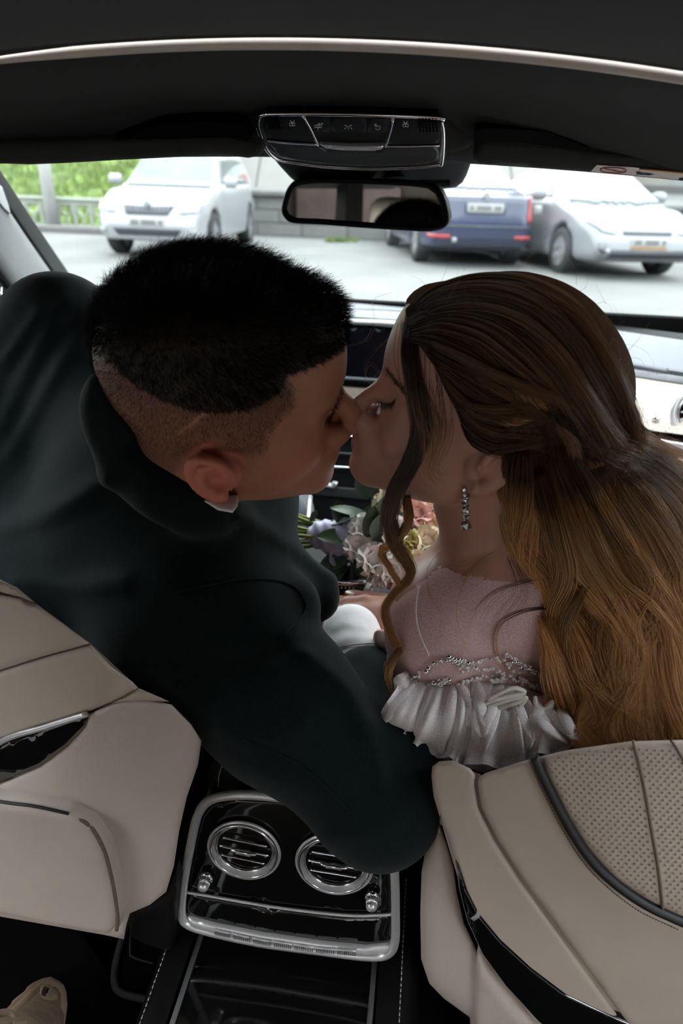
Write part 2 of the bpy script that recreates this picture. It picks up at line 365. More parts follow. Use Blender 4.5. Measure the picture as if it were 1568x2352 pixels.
# windshield and side glass
def quadgrid(a, b, c, d, n=8, bulge=0.0, bv=(0, 1, 0)):
    a, b, c, d = map(np.array, (a, b, c, d)); G = []
    for i in range(n+1):
        s = i/n; G.append([(a*(1-t)+b*t)*(1-s)+(d*(1-t)+c*t)*s+np.array(bv)*bulge*(4*t*(1-t)) for t in np.linspace(0, 1, n+1)])
    return G
tag(shell('window_1', quadgrid((-.84, 1.09, 1.225), (.84, 1.09, 1.225), (.96, 1.72, .90), (-.96, 1.72, .90), 10, .05), (0, .004, .003), M['windshield']), 'wide hazy windshield of the car', kind='structure')
for s, nm, sd in ((-1, 'window_2', 'driver'), (1, 'window_3', 'passenger')):
    tag(shell(nm, quadgrid((s*.64, .15, 1.20), (s*.62, .93, 1.20), (s*.74, 1.40, .93), (s*.74, .12, .93), 6), (s*.004, 0, 0), M['sideglass']), 'front side window glass by the %s seat' % sd, kind='structure')
# A pillars: left one seen
pd = plane_depth((-.60, 1.1, 1.1), (1, .35, 0))
PT = empty('trim_2', (-.62, 1.2, 1.0), 'grey cloth windshield pillar with airbag badge on the driver side', kind='structure')
panel('pillar_cover', [(-260, 60), (0, 432), (70, 540), (160, 672), (330, 900), (250, 960), (95, 745), (0, 612), (-260, 290)], pd, M['pillar'], PT, roll=.022, thick=(-.05, .02, 0), step=30)
panel('black_edge', [(-260, 20), (0, 388), (80, 510), (178, 655), (345, 885), (325, 900), (156, 670), (66, 540), (-4, 436), (-264, 60)], plane_depth((-.61, 1.1, 1.1), (1, .35, 0)), M['blackplastic'], PT, roll=.003, thick=(-.03, .02, 0), step=30)
bz = panel('airbag_badge', [(-6, 420), (6, 430), (20, 470), (26, 492), (10, 478), (-10, 450)], plane_depth((-.597, 1.1, 1.1), (1, .35, 0)), M['satin'], PT, roll=.001, thick=(-.006, 0, 0), step=8)
panel('seal_strip', [(-260, 330), (0, 622), (96, 755), (250, 980), (225, 1000), (60, 770), (0, 668), (-260, 400)], plane_depth((-.62, 1.1, 1.1), (1, .35, 0)), M['darkgrey'], PT, roll=.006, thick=(-.05, .02, 0), step=30)
G = [[(.60+.12*t, .92+.75*t, 1.21-.30*t), (.68+.10*t, .80+.70*t, 1.21-.30*t)] for t in np.linspace(0, 1, 8)]
tag(shell('trim_3', G, (.02, 0, .03), M['pillar']), 'grey windshield pillar on the passenger side', kind='structure')
# doors, B pillars, rear frame
for s, nm, sd in ((-1, 'wall_left', 'driver'), (1, 'wall_right', 'passenger')):
    D = empty(nm, (s*.74, .8, .3), 'dark front door panel on the %s side' % sd, kind='structure')
    shell('door_panel', quadgrid((s*.74, .16, .93), (s*.74, 1.62, .93), (s*.70, 1.62, .30), (s*.70, .16, .30), 6), (s*.05, 0, 0), M['blackleather'], D)
    shell('door_pillar', quadgrid((s*.62, .02, 1.20), (s*.63, .16, 1.20), (s*.73, .16, .30), (s*.73, -.02, .30), 6), (s*.05, 0, 0), M['headliner'], D)
    shell('roof_rail', quadgrid((s*.62, -1.2, 1.15), (s*.60, .94, 1.19), (s*.66, .94, 1.16), (s*.68, -1.2, 1.12), 8), (0, 0, .05), M['headliner2'], D)
for s, par in ((-1, 'wall_left'), (1, 'wall_right')):
    shell('rear_pillar', quadgrid((s*.61, -.62, 1.19), (s*.61, -.46, 1.19), (s*.72, -.66, .30), (s*.72, -.98, .30), 5), (s*.04, 0, 0), M['headliner2'], bpy.data.objects[par])
sp = empty('door_mirror_panel', W(20, 800, 1.15), 'black triangular door panel under the grey windshield pillar', 'panel')
dpl = plane_depth((-.645, 1.15, .95), (1, .25, 0))
panel('sail_panel', [(-150, 500), (0, 690), (60, 765), (140, 900), (0, 900), (-150, 900)], dpl, M['blackplastic'], sp, roll=.004, thick=(-.03, 0, 0), step=30)
panel('speaker_cover', [(6, 678), (45, 690), (60, 730), (58, 840), (4, 840)], plane_depth((-.635, 1.15, .95), (1, .25, 0)), M['greyplastic'], sp, roll=.003, thick=(-.01, 0, 0), step=14)
strip('chrome_edge', [(2, 660), (3, 700), (3, 760), (2, 840)], plane_depth((-.632, 1.15, .95), (1, .25, 0)), .0022, M['chrome'], sp, 6, 10)
# floor and tunnel
tag(shell('floor', [[(x, y, .30) for x in np.linspace(-.72, .72, 9)] for y in np.linspace(-1.3, 1.6, 12)], (0, 0, -.03), M['carpet']), 'black carpet floor of the car', kind='structure')
tag(shell('wall_front', quadgrid((-.72, 1.55, .95), (.72, 1.55, .95), (.72, 1.55, .28), (-.72, 1.55, .28), 4), (0, .03, 0), M['carpet']), 'black firewall in front of the footwells', kind='structure')
fm = empty('floor_mat', (-.4, .3, .305), 'black floor mat with bound edge beside the console', 'floor mat')
mo = [PK(2, u, v, .318) for u, v in [(300, 2090), (285, 2140), (268, 2200), (262, 2250), (275, 2278), (320, 2292), (420, 2310)]]
tube('binding', crsp(mo, 40), .0042, M['matedge'], fm, 8)
mv = [PK(2, u, v, .305) for u, v in [(120, 2040), (300, 2090), (285, 2140), (268, 2200), (262, 2250), (275, 2278), (320, 2292), (400, 2310), (460, 2150)]]
tag_me = pymesh('mat_pile', [p+np.array([0, 0, k]) for k in (.01, 0) for p in mv], [tuple(range(9)), tuple(range(17, 8, -1))]+[(i, (i+1) % 9, (i+1) % 9+9, i+9) for i in range(9)])
link('mat_pile', tag_me, M['carpet'], fm, smooth=False)
strip('stitched_hem', [(300, 2100), (299, 2180), (303, 2197), (330, 2207), (352, 2213)], plane_depth((0, 0, .322), (0, 0, 1)), .0012, M['matedge'], fm, 6, 30)
# ================================================================== sun visors
vd1 = qfit([(590, 340, .72), (300, 345, .745), (0, 350, .77), (590, 300, .69), (0, 300, .74), (590, 380, .745), (0, 390, .795)], 4)
v1 = empty('sun_visor', W(250, 370, .9), 'dark suede sun visor above the white hatchback, driver side', 'sun visor', 'folded sun visors')
panel('visor_flap', [(-300, 395), (-60, 381), (0, 379), (60, 381), (140, 378), (260, 371), (462, 361), (474, 358), (520, 360), (566, 366), (588, 362), (599, 346), (594, 332), (572, 320), (520, 310), (300, 316), (0, 329), (-300, 350)], vd1, M['visor'], v1, roll=.008, thick=(0, .02, .004), step=22)
panel('visor_recess', [(250, 326), (330, 296), (370, 284), (450, 280), (530, 281), (556, 290), (575, 318), (560, 330), (400, 330)], lambda u, v: vd1(u, v)+.002, M['vent'], v1, thick=(0, .02, .01), step=22)
vd2 = qfit([(1090, 350, .71), (1350, 365, .73), (1568, 385, .75), (1090, 300, .68), (1568, 330, .72), (1090, 400, .735), (1568, 420, .77)], 4)
v2 = empty('sun_visor', W(1330, 390, .85), 'dark suede sun visor carrying a white airbag sticker, passenger side', 'sun visor', 'folded sun visors')
panel('visor_flap', [(1086, 352), (1096, 330), (1120, 320), (1200, 322), (1300, 336), (1360, 346), (1568, 362), (1800, 385), (1800, 440), (1568, 414), (1400, 401), (1222, 389), (1205, 382), (1150, 379), (1126, 383), (1098, 378), (1086, 366)], vd2, M['visor'], v2, roll=.008, thick=(0, .02, .004), step=22)
panel('visor_recess', [(1088, 340), (1092, 300), (1110, 294), (1180, 297), (1260, 303), (1310, 322), (1350, 340), (1280, 345), (1120, 345)], lambda u, v: vd2(u, v)+.002, M['vent'], v2, thick=(0, .02, .01), step=22)
sd2 = lambda u, v: vd2(u, v)-.0012
stk = panel('warning_sticker', [(1370, 379), (1450, 384), (1568, 395), (1640, 403), (1640, 420), (1568, 414), (1450, 402), (1356, 394)], sd2, M['sticker'], v2, thick=(0, .001, 0), step=30)
sd3 = lambda u, v: vd2(u, v)-.0020
strip('prohibition_ring', [(1408+30*cos(a), 391.5+6.5*sin(a)+.03*30*cos(a)) for a in np.linspace(0, 2*pi, 14)], sd3, .0006, M['stickerred'], stk, 5, 40)
strip('prohibition_bar', [(1388, 388), (1428, 396)], sd3, .0005, M['stickerred'], stk, 5, 4)
strip('heading_line', [(1468, 388), (1640, 404)], sd3, .0010, M['stickerorange'], stk, 5, 8)
panel('seat_pictogram', [(1460, 396), (1468, 394), (1472, 397), (1490, 398), (1502, 401), (1490, 403), (1462, 401)], sd3, M['darkgrey'], stk, thick=(0, .0006, 0), step=12)
panel('book_pictogram', [(1558, 410), (1575, 407), (1590, 410), (1586, 415), (1560, 414)], sd3, M['darkgrey'], stk, thick=(0, .0006, 0), step=12)
# ================================================================== overhead console
ON = (0, -.37, -.93); OP = np.array((0, .84, 1.232)); oc = empty('overhead_console', (0, .84, 1.24), 'black roof console with chrome frame, map lamp buttons and speaker grilles', 'console')
def opl(h): return plane_depth(OP+np.array(ON)*h, ON)             # planes proud of the header by h
o0, o1, o2, o3 = opl(0), opl(.006), opl(.009), opl(.011)
outl = [(600, 265), (640, 262), (800, 263), (1000, 270), (1014, 280), (1018, 320), (1014, 372), (1005, 379), (950, 384), (850, 387), (760, 383), (690, 375), (640, 366), (614, 345), (600, 315), (592, 285)]
panel('housing', outl, o0, M['darkgrey'], oc, roll=.003, thick=(0, .02, .04), step=14)
sur = [(560, 262), (610, 250), (800, 250), (1010, 258), (1035, 275), (1055, 300), (1090, 330), (1085, 352), (1030, 362), (1010, 395), (850, 396), (640, 380), (605, 352), (575, 320)]
panel('surround', sur, opl(-.004), M['headliner2'], oc, roll=.01, thick=(0, .02, .04), step=16)
def ring_tube(name, px, dp, r, m, par, n=90, flat=1.0):
    Q = crclosed(px, n); d = dp(Q[:, 0], Q[:, 1]); P3 = CAM_LOC+d[:, None]*((Q[:, 0]-784)[:, None]/FPX*cR-(Q[:, 1]-1176)[:, None]/FPX*cU+cF)
    return tube(name, P3, r, m, par, 10, True, flat)
ring_tube('chrome_frame', outl, o1, .0022, M['chrome'], oc)
panel('button_panel', [(612, 270), (690, 268), (728, 328), (610, 318), (604, 290)], o1, M['blackplastic'], oc, roll=.001, thick=(0, .006, .01), step=14)
panel('button_panel', [(702, 269), (896, 273), (884, 334), (734, 334)], o1, M['blackplastic'], oc, roll=.001, thick=(0, .006, .01), step=14)
panel('button_panel', [(908, 274), (1004, 276), (1009, 300), (1008, 331), (888, 333)], o1, M['blackplastic'], oc, roll=.001, thick=(0, .006, .01), step=14)
panel('lens_panel', [(612, 325), (730, 336), (744, 344), (876, 346), (886, 338), (1008, 336), (1006, 374), (930, 381), (850, 383), (760, 379), (690, 371), (640, 361)], o1, M['darkgrey'], oc, roll=.002, thick=(0, .006, .01), step=14)
strip('chrome_divider', [(697, 268), (712, 295), (730, 333)], o2, .0016, M['chrome'], oc, 8, 14)
strip('chrome_divider', [(902, 274), (896, 300), (886, 334)], o2, .0016, M['chrome'], oc, 8, 14)
strip('chrome_divider', [(608, 322), (660, 328), (732, 332)], o2, .0011, M['chrome'], oc, 8, 14)
strip('chrome_divider', [(884, 336), (940, 336), (1010, 334)], o2, .0011, M['chrome'], oc, 8, 14)
panel('chrome_handle', [(732, 334), (800, 338), (882, 337), (876, 345), (860, 348), (790, 347), (748, 343)], o3, M['satin'], oc, roll=.0015, thick=(0, .006, .006), step=10)
for a in ([(702, 269), (755, 271), (758, 304), (718, 304)], [(757, 271), (842, 272), (841, 305), (760, 304)], [(844, 272), (896, 273), (890, 305), (843, 305)]):
    panel('touch_button', a, o2, M['blackplastic'], oc, roll=.0006, thick=(0, .004, .004), step=14)
for a in ([(612, 272), (640, 271), (650, 297), (612, 295)], [(962, 277), (1003, 279), (1006, 303), (958, 304)]):
    g = panel('speaker_grille', a, o2, M['blackplastic'], oc, roll=.0006, thick=(0, .004, .004), step=14)
    (u0, v0), (u1, v1_) = np.min(a, 0), np.max(a, 0); L = []
    for i in range(6):
        for j in range(4):
            c = np.array([u0+5+(u1-u0-9)*i/5+(j-1.5)*.8, v0+4+(v1_-v0-8)*j/3])
            if not inside([c], a)[0]: continue
            p = W(*c, float(o3(c[0], c[1]))); e1 = np.array([1, 0, 0]); e2 = np.array([0, .93, -.37])
            L.append(([p+.0013*(e1*cos(t)+e2*sin(t)*1.7)+np.array(ON)*k for k in (0, .0008) for t in np.linspace(0, 2*pi, 8, endpoint=False)], [tuple(range(7, -1, -1)), tuple(range(8, 16))]+[(t, (t+1) % 8, (t+1) % 8+8, t+8) for t in range(8)]))
    V, Fc = merge_vf(L); link('grille_hole', pymesh('grille_hole', V, Fc), M['vent'], g, smooth=False)
def icon(strokes, name, r=.0004):
    L = []
    for s in strokes:
        Q = np.array(s, float); P3 = [W(a, b, float(opl(.0115)(a, b))) for a, b in Q]; L.append(tube_vf(P3, r, 5))
    V, Fc = merge_vf(L); return link(name, pymesh(name, V, Fc), M['icon'], oc)
for cx, cy in ((671, 285), (931, 287)):
    icon([[(cx-6, cy-2), (cx+6, cy-2), (cx+6, cy+4), (cx-6, cy+4), (cx-6, cy-2)], [(cx, cy-2), (cx, cy+4)], [(cx-2, cy-5), (cx-5, cy-8)], [(cx+2, cy-5), (cx+5, cy-8)], [(cx-3, cy-4), (cx+3, cy-4)]], 'reading_lamp_icon')
icon([[(791, 288), (795, 288), (797, 291), (802, 291), (804, 288), (808, 288)], [(794, 293), (791, 296)], [(799.5, 294), (799.5, 297)], [(805, 293), (808, 296)]], 'dome_lamp_icon')
icon([[(722, 289), (727, 287), (733, 287), (738, 289), (738, 293), (722, 293), (722, 289)], [(727, 287), (728, 293)], [(733, 287), (732, 293)], [(731, 284), (731, 287)], [(730, 294), (730, 297)]], 'alarm_off_icon')
icon([[(732, 283), (732, 286), (734, 286), (734, 283), (732, 283)], [(737, 286), (737, 283), (739, 283)], [(737, 284.5), (739, 284.5)], [(740, 286), (740, 283), (742, 283)], [(740, 284.5), (742, 284.5)]], 'off_letters', .00028)
icon([[(860, 288), (866, 289), (871, 289), (873, 293), (871, 297), (865, 298), (862, 295)], [(859, 287), (864, 284)], [(861, 291), (866, 291)]], 'roof_blind_icon')
# sensor housing and mirror
sh = empty('sensor_housing', W(860, 400, .97), 'dark grey sensor housing behind the rear view mirror', 'housing')
hd = qfit([(640, 370, .93), (1085, 350, .93), (860, 440, 1.02), (1050, 440, 1.02), (640, 430, 1.02)], 3)
panel('cover', [(600, 340), (1030, 340), (1084, 350), (1080, 385), (1072, 408), (1062, 426), (1045, 437), (1020, 440), (900, 444), (720, 440), (690, 436), (662, 412), (640, 388)], hd, M['greyplastic'], sh, roll=.012, thick=(0, .03, .01), step=18)
for k in range(4):
    strip('louvre', [(960, 415+k*4), (1000, 416+k*4), (1034, 415+k*4)], lambda u, v: hd(u, v)-.002, .0008, M['vent'], sh, 6, 8)
rm = empty('rear_view_mirror', W(840, 470, .95), 'rear view mirror in a black frame below the roof console', 'mirror')
mN = np.array([-.125, -1.0, -.006]); mN /= np.linalg.norm(mN)
mp = plane_depth(PK(1, 840, 470, 1.045), mN)
mo_ = [(688, 414), (740, 409), (840, 411), (940, 415), (990, 422), (1012, 437), (1025, 465), (1031, 500), (1024, 519), (1000, 528), (960, 529), (850, 522), (740, 514), (672, 510), (653, 498), (648, 478), (657, 443), (670, 422)]
mi_ = [(694, 424), (740, 420), (840, 422), (940, 427), (982, 433), (1000, 446), (1010, 470), (1017, 500), (1010, 514), (990, 518), (960, 518), (850, 512), (740, 504), (682, 501), (664, 492), (659, 478), (667, 446), (678, 430)]
mw = np.array(mN)
panel('mirror_back', mo_, plane_depth(PK(1, 840, 470, 1.045)+(-mN)*.006, mN), M['blackplastic'], rm, roll=.006, thick=tuple(-mN*.03), step=16)
panel('mirror_glass', mi_, mp, M['mirror'], rm, thick=tuple(-mN*.004), step=18)
Q = (crclosed(mo_, 110)*.55+crclosed(mi_, 110)*.45)
P3 = np.array([W(a, b, float(mp(a, b))) for a, b in Q]); tube('mirror_frame', P3, .0042, M['blackplastic'], rm, 10, True)
tube('mirror_stem', [W(835, 412, 1.0), W(838, 400, .985), W(842, 385, .97)], [.014, .012, .016], M['blackplastic'], rm, 12)
for q in (770, 905): panel('stem_cover', [(q-24, 418), (q-22, 406), (q-14, 402), (q+14, 402), (q+24, 408), (q+26, 420)], lambda u, v: hd(u, v)-.012, M['blackplastic'], rm, roll=.003, thick=(0, .02, 0), step=12)
# ================================================================== dashboard
db = empty('dashboard', (0, 1.45, .7), 'grey leather dashboard with pale wood fascia, dark screens and chrome trims', 'dashboard')
pad = qfit([(1390, 750, 1.44), (1568, 778, 1.38), (1390, 835, 1.33), (1568, 865, 1.27), (1800, 810, 1.30)], 4)
panel('dash_pad', [(1200, 735), (1390, 752), (1568, 778), (1900, 830), (1900, 935), (1568, 858), (1420, 832), (1200, 795)], pad, M['dashpad'], db, roll=.006, thick=(0, .05, -.05), step=30)
panel('windshield_edge', [(1200, 722), (1390, 743), (1568, 765), (1900, 810), (1900, 850), (1568, 781), (1390, 756), (1200, 740)], lambda u, v: pad(u, v)+.012, M['blackplastic'], db, roll=.002, thick=(0, .05, -.05), step=30)
ext = lambda k: (lambda u, v: pad(u, v)+k)
panel('defroster_slot', [(1536, 843), (1600, 852), (1600, 860), (1536, 851), (1531, 847)], ext(-.002), M['dashdark'], db, roll=.001, thick=(0, .004, 0), step=12)
dashes('pad_stitching', [(1400, 838), (1568, 866), (1700, 888)], ext(-.003), .0011, M['dashpad'], db, .6, 36)
fas = qfit([(1420, 850, 1.325), (1568, 870, 1.265), (1420, 1000, 1.235), (1568, 1010, 1.18), (1800, 900, 1.19)], 4)
panel('dash_strip', [(1200, 815), (1420, 842), (1568, 864), (1900, 930), (1900, 950), (1568, 882), (1420, 860), (1200, 830)], lambda u, v: fas(u, v)-.004, M['dashdark'], db, roll=.004, thick=(0, .04, -.02), step=30)
panel('wood_fascia', [(1200, 826), (1420, 856), (1568, 878), (1900, 945), (1900, 1060), (1568, 1000), (1460, 985), (1200, 950)], fas, M['wood'], db, roll=.003, thick=(0, .03, 0), step=30)
panel('lower_dark_trim', [(1200, 948), (1460, 983), (1568, 998), (1900, 1056), (1900, 1200), (1568, 1100), (1200, 1040)], lambda u, v: fas(u, v)+.012, M['blackplastic'], db, thick=(0, .03, 0), step=40)
strip('chrome_rail', [(1200, 970), (1460, 1008), (1568, 1026), (1900, 1085)], lambda u, v: fas(u, v)-.006, .0065, M['satin'], db, 10, 30)
strip('chrome_rail', [(1200, 1000), (1500, 1048), (1568, 1062), (1900, 1120)], lambda u, v: fas(u, v)-.012, .005, M['chrome'], db, 10, 30)
panel('glovebox', [(1200, 1000), (1568, 1064), (1900, 1124), (1900, 1500), (1300, 1400)], lambda u, v: fas(u, v)+.0, M['dashpad'], db, thick=(0, .05, 0), step=60)
vc = W(1600, 948, float(fas(1600, 948))-.004); dn = np.array([.1, -1, .25]); dn /= np.linalg.norm(dn); e1 = np.cross(dn, [0, 0, 1]); e1 /= np.linalg.norm(e1); e2 = np.cross(e1, dn)
def circ(c, r, a, b, n=48): return [c+r*(a*cos(t)+b*sin(t)) for t in np.linspace(0, 2*pi, n, endpoint=False)]
av = tube('air_vent', circ(vc, .042, e1, e2), .005, M['satin'], db, 10, True)
tube('vent_ring', circ(vc, .034, e1, e2), .003, M['chrome'], av, 8, True)
link('vent_dark_core', pymesh('vent_dark_core', circ(vc-dn*.004, .034, e1, e2), [tuple(range(48))]), M['vent'], av, smooth=False)
for k in (-.014, 0, .014): tube('vent_slat', [vc+e2*k-e1*.028, vc+e2*k+dn*.003, vc+e2*k+e1*.028], .0016, M['chrome'], av, 6)
bb = link('latch_button', bpy.data.meshes.new('latch_button'), M['chrome'], db)
bm = bmesh.new(); bmesh.ops.create_uvsphere(bm, u_segments=16, v_segments=10, radius=.007); bmesh.ops.translate(bm, verts=bm.verts, vec=tuple(W(1505, 961, float(fas(1505, 961))-.004))); bm.to_mesh(bb.data); bm.free()
# centre stack between the two heads
cpad = qfit([(790, 700, 1.50), (940, 705, 1.50), (790, 725, 1.44), (940, 735, 1.44)], 3)
panel('dash_pad', [(560, 670), (790, 689), (940, 696), (1220, 720), (1220, 755), (940, 728), (790, 719), (560, 700)], cpad, M['dashpad'], db, roll=.004, thick=(0, .05, -.03), step=30)
strip('pad_seam', [(560, 694), (790, 708), (940, 716), (1220, 745)], lambda u, v: cpad(u, v)-.001, .0012, M['dashdark'], db, 6, 20)
panel('pad_lip', [(560, 698), (790, 716), (940, 726), (1220, 752), (1220, 768), (940, 738), (790, 728), (560, 712)], lambda u, v: cpad(u, v)-.01, M['dashdark'], db, roll=.004, thick=(0, .04, 0), step=30)
scp = plane_depth((0, 1.42, .85), (0, -1, .12))
strip('silver_trim', [(560, 722), (790, 738), (930, 746), (1220, 775)], lambda u, v: scp(u, v)-.002, .006, M['satin'], db, 8, 20)
panel('display_screen', [(560, 728), (790, 745), (940, 753), (1220, 780), (1220, 925), (900, 893), (790, 884), (560, 866)], scp, M['screen'], db, roll=.002, thick=(0, .03, 0), step=40)
strip('screen_reflection_bar', [(780, 868), (900, 876)], lambda u, v: scp(u, v)-.002, .004, M['dashdark'], db, 6, 8)
panel('wood_fascia', [(560, 868), (790, 888), (900, 896), (1220, 930), (1220, 985), (900, 925), (790, 915), (560, 900)], lambda u, v: scp(u, v)+.004, M['wood'], db, roll=.002, thick=(0, .03, 0), step=40)
lp = plane_depth((0, 1.36, .72), (0, -1, .35))
panel('centre_stack', [(540, 905), (1250, 960), (1250, 1200), (1100, 1330), (560, 1290), (540, 1100)], lp, M['blackplastic'], db, thick=(0, .03, 0), step=60)
for k, v0 in enumerate((930, 962, 1000, 1040, 1072)):
    strip('chrome_rail' if k in (2, 4) else 'vent_slat', [(600, v0-8), (760, v0), (940, v0+12)], lambda u, v: lp(u, v)-.006, .003, M['chrome'] if k in (2, 4) else M['darkgrey'], db, 6, 12)
panel('chrome_button', [(728, 1104), (752, 1107), (758, 1114), (764, 1108), (774, 1110), (770, 1122), (728, 1115)], lambda u, v: lp(u, v)-.01, M['satin'], db, roll=.001, thick=(0, .008, 0), step=8)
panel('button_row', [(640, 1108), (727, 1116), (850, 1126), (850, 1150), (727, 1138), (640, 1130)], lambda u, v: lp(u, v)-.004, M['darkgrey'], db, roll=.002, thick=(0, .01, 0), step=20)
# ================================================================== front centre console with touchpad and armrest
fc = empty('front_console', (0, 1.0, .40), 'black front centre console with glossy touch controller and grey armrest', 'console')
cz = plane_depth((0, 0, .53), (0, -.15, 1))
panel('console_body', [(560, 1200), (1080, 1250), (1130, 1500), (1000, 1620), (620, 1600), (500, 1400)], cz, M['blackplastic'], fc, thick=(0, 0, -.18), step=60)
strip('silver_trim', [(706, 1210), (709, 1180), (712, 1140)], lambda u, v: cz(u, v)-.02, .004, M['satin'], fc, 6, 8)
c2 = plane_depth((0, 0, .555), (0, -.15, 1))
panel('touch_controller', [(776, 1312), (780, 1300), (800, 1292), (838, 1296), (842, 1330), (838, 1352), (820, 1357), (776, 1352), (768, 1330)], c2, M['gloss'], fc, roll=.006, thick=(0, 0, -.04), step=12)
strip('chrome_edge', [(770, 1338), (800, 1341), (838, 1336)], lambda u, v: c2(u, v)-.002, .0045, M['chrome'], fc, 8, 12)
for k in range(4): strip('button_dot', [(782+k*9, 1350+.3*k), (786+k*9, 1350+.3*k)], lambda u, v: c2(u, v)-.003, .0012, M['cream'], fc, 6, 3)
panel('white_grip', [(846, 1322), (852, 1312), (858, 1318), (852, 1350), (838, 1358), (834, 1352)], lambda u, v: c2(u, v)-.004, M['sticker'], fc, roll=.003, thick=(0, 0, -.02), step=8)
panel('armrest', [(700, 1350), (780, 1356), (860, 1358), (930, 1340), (1010, 1330), (1080, 1420), (1010, 1560), (760, 1580), (640, 1500)], plane_depth((0, 0, .53), (0, -.1, 1)), M['greyplastic'], fc, roll=.02, thick=(0, 0, -.12), step=26)
# ================================================================== rear centre console
rc = empty('rear_console', (0, .5, .30), 'black lacquer rear console with two round chrome air vents and silver frame', 'console')
RN = np.array([0, -1, .10]); RN /= np.linalg.norm(RN); RP = np.array([0, .49, .51])
def rpl(h): return plane_depth(RP+RN*h, RN)
r0, r1, r2, r3 = rpl(0), rpl(.004), rpl(.008), rpl(.014)
ro = [(482, 1838), (540, 1826), (630, 1830), (760, 1850), (860, 1880), (895, 1915), (905, 1990), (908, 2100), (906, 2165), (888, 2192), (840, 2196), (740, 2184), (600, 2165), (490, 2142), (430, 2122), (417, 2095), (422, 2030), (440, 1930), (455, 1870)]
panel('body', ro, r0, M['gloss'], rc, roll=.006, thick=(0, .12, -.01), step=22)
up = [(486, 1850), (545, 1838), (640, 1843), (760, 1862), (856, 1892), (886, 1920), (893, 1990), (896, 2085), (880, 2096), (790, 2096), (640, 2078), (520, 2058), (434, 2045), (432, 2030), (448, 1930), (462, 1875)]
panel('vent_panel', up, r1, M['gloss'], rc, roll=.003, thick=(0, .01, 0), step=22)
lo_ = [(430, 2056), (520, 2072), (640, 2092), (790, 2108), (888, 2106), (898, 2118), (898, 2160), (880, 2178), (760, 2172), (600, 2152), (460, 2126), (432, 2110), (425, 2085)]
panel('lower_panel', lo_, r1, M['gloss'], rc, roll=.003, thick=(0, .01, 0), step=22)
ring_tube('silver_frame', ro, r2, .0050, M['satin'], rc, 140)
strip('silver_divider', [(427, 2049), (520, 2065), (640, 2085), (790, 2102), (870, 2102), (900, 2100)], rpl(.0055), .0017, M['satin'], rc, 10, 50)
lipd = rpl(.010)
panel('frame_lip', [(424, 2112), (490, 2130), (600, 2152), (740, 2172), (840, 2182), (900, 2176), (896, 2192), (880, 2200), (840, 2203), (740, 2196), (600, 2177), (485, 2152), (432, 2132)], lipd, M['satin'], rc, roll=.005, thick=(0, .012, 0), step=14)
lp3 = rpl(.0116)
kx = [489, 532, 578, 625, 672, 722, 771, 820]; lipc = lambda u: np.interp(u, [424, 490, 600, 740, 840, 900], [2124, 2143, 2166, 2186, 2193, 2185])
for a, b in zip(kx[:-1], kx[1:]):
    a += 2; b -= 2
    t_ = panel('toggle_switch', [(a, lipc(a)-6.5), ((a+b)/2, lipc((a+b)/2)-6.5), (b, lipc(b)-6.5), (b, lipc(b)+6.5), ((a+b)/2, lipc((a+b)/2)+6.5), (a, lipc(a)+6.5)], lp3, M['satin'], rc, roll=.0008, thick=(0, .004, 0), step=12)
    L = []
    for i in range(9):
        for j in (-3.3, 0, 3.3):
            uu = a+3+(b-a-6)*i/8; p = W(uu, lipc(uu)+j, float(rpl(.0124)(uu, lipc(uu)))); L.append(box_vf(p, (.0012, .0008, .0010)))
    V, Fc = merge_vf(L); link('knurling', pymesh('knurling', V, Fc), M['dashdark'], t_, smooth=False)
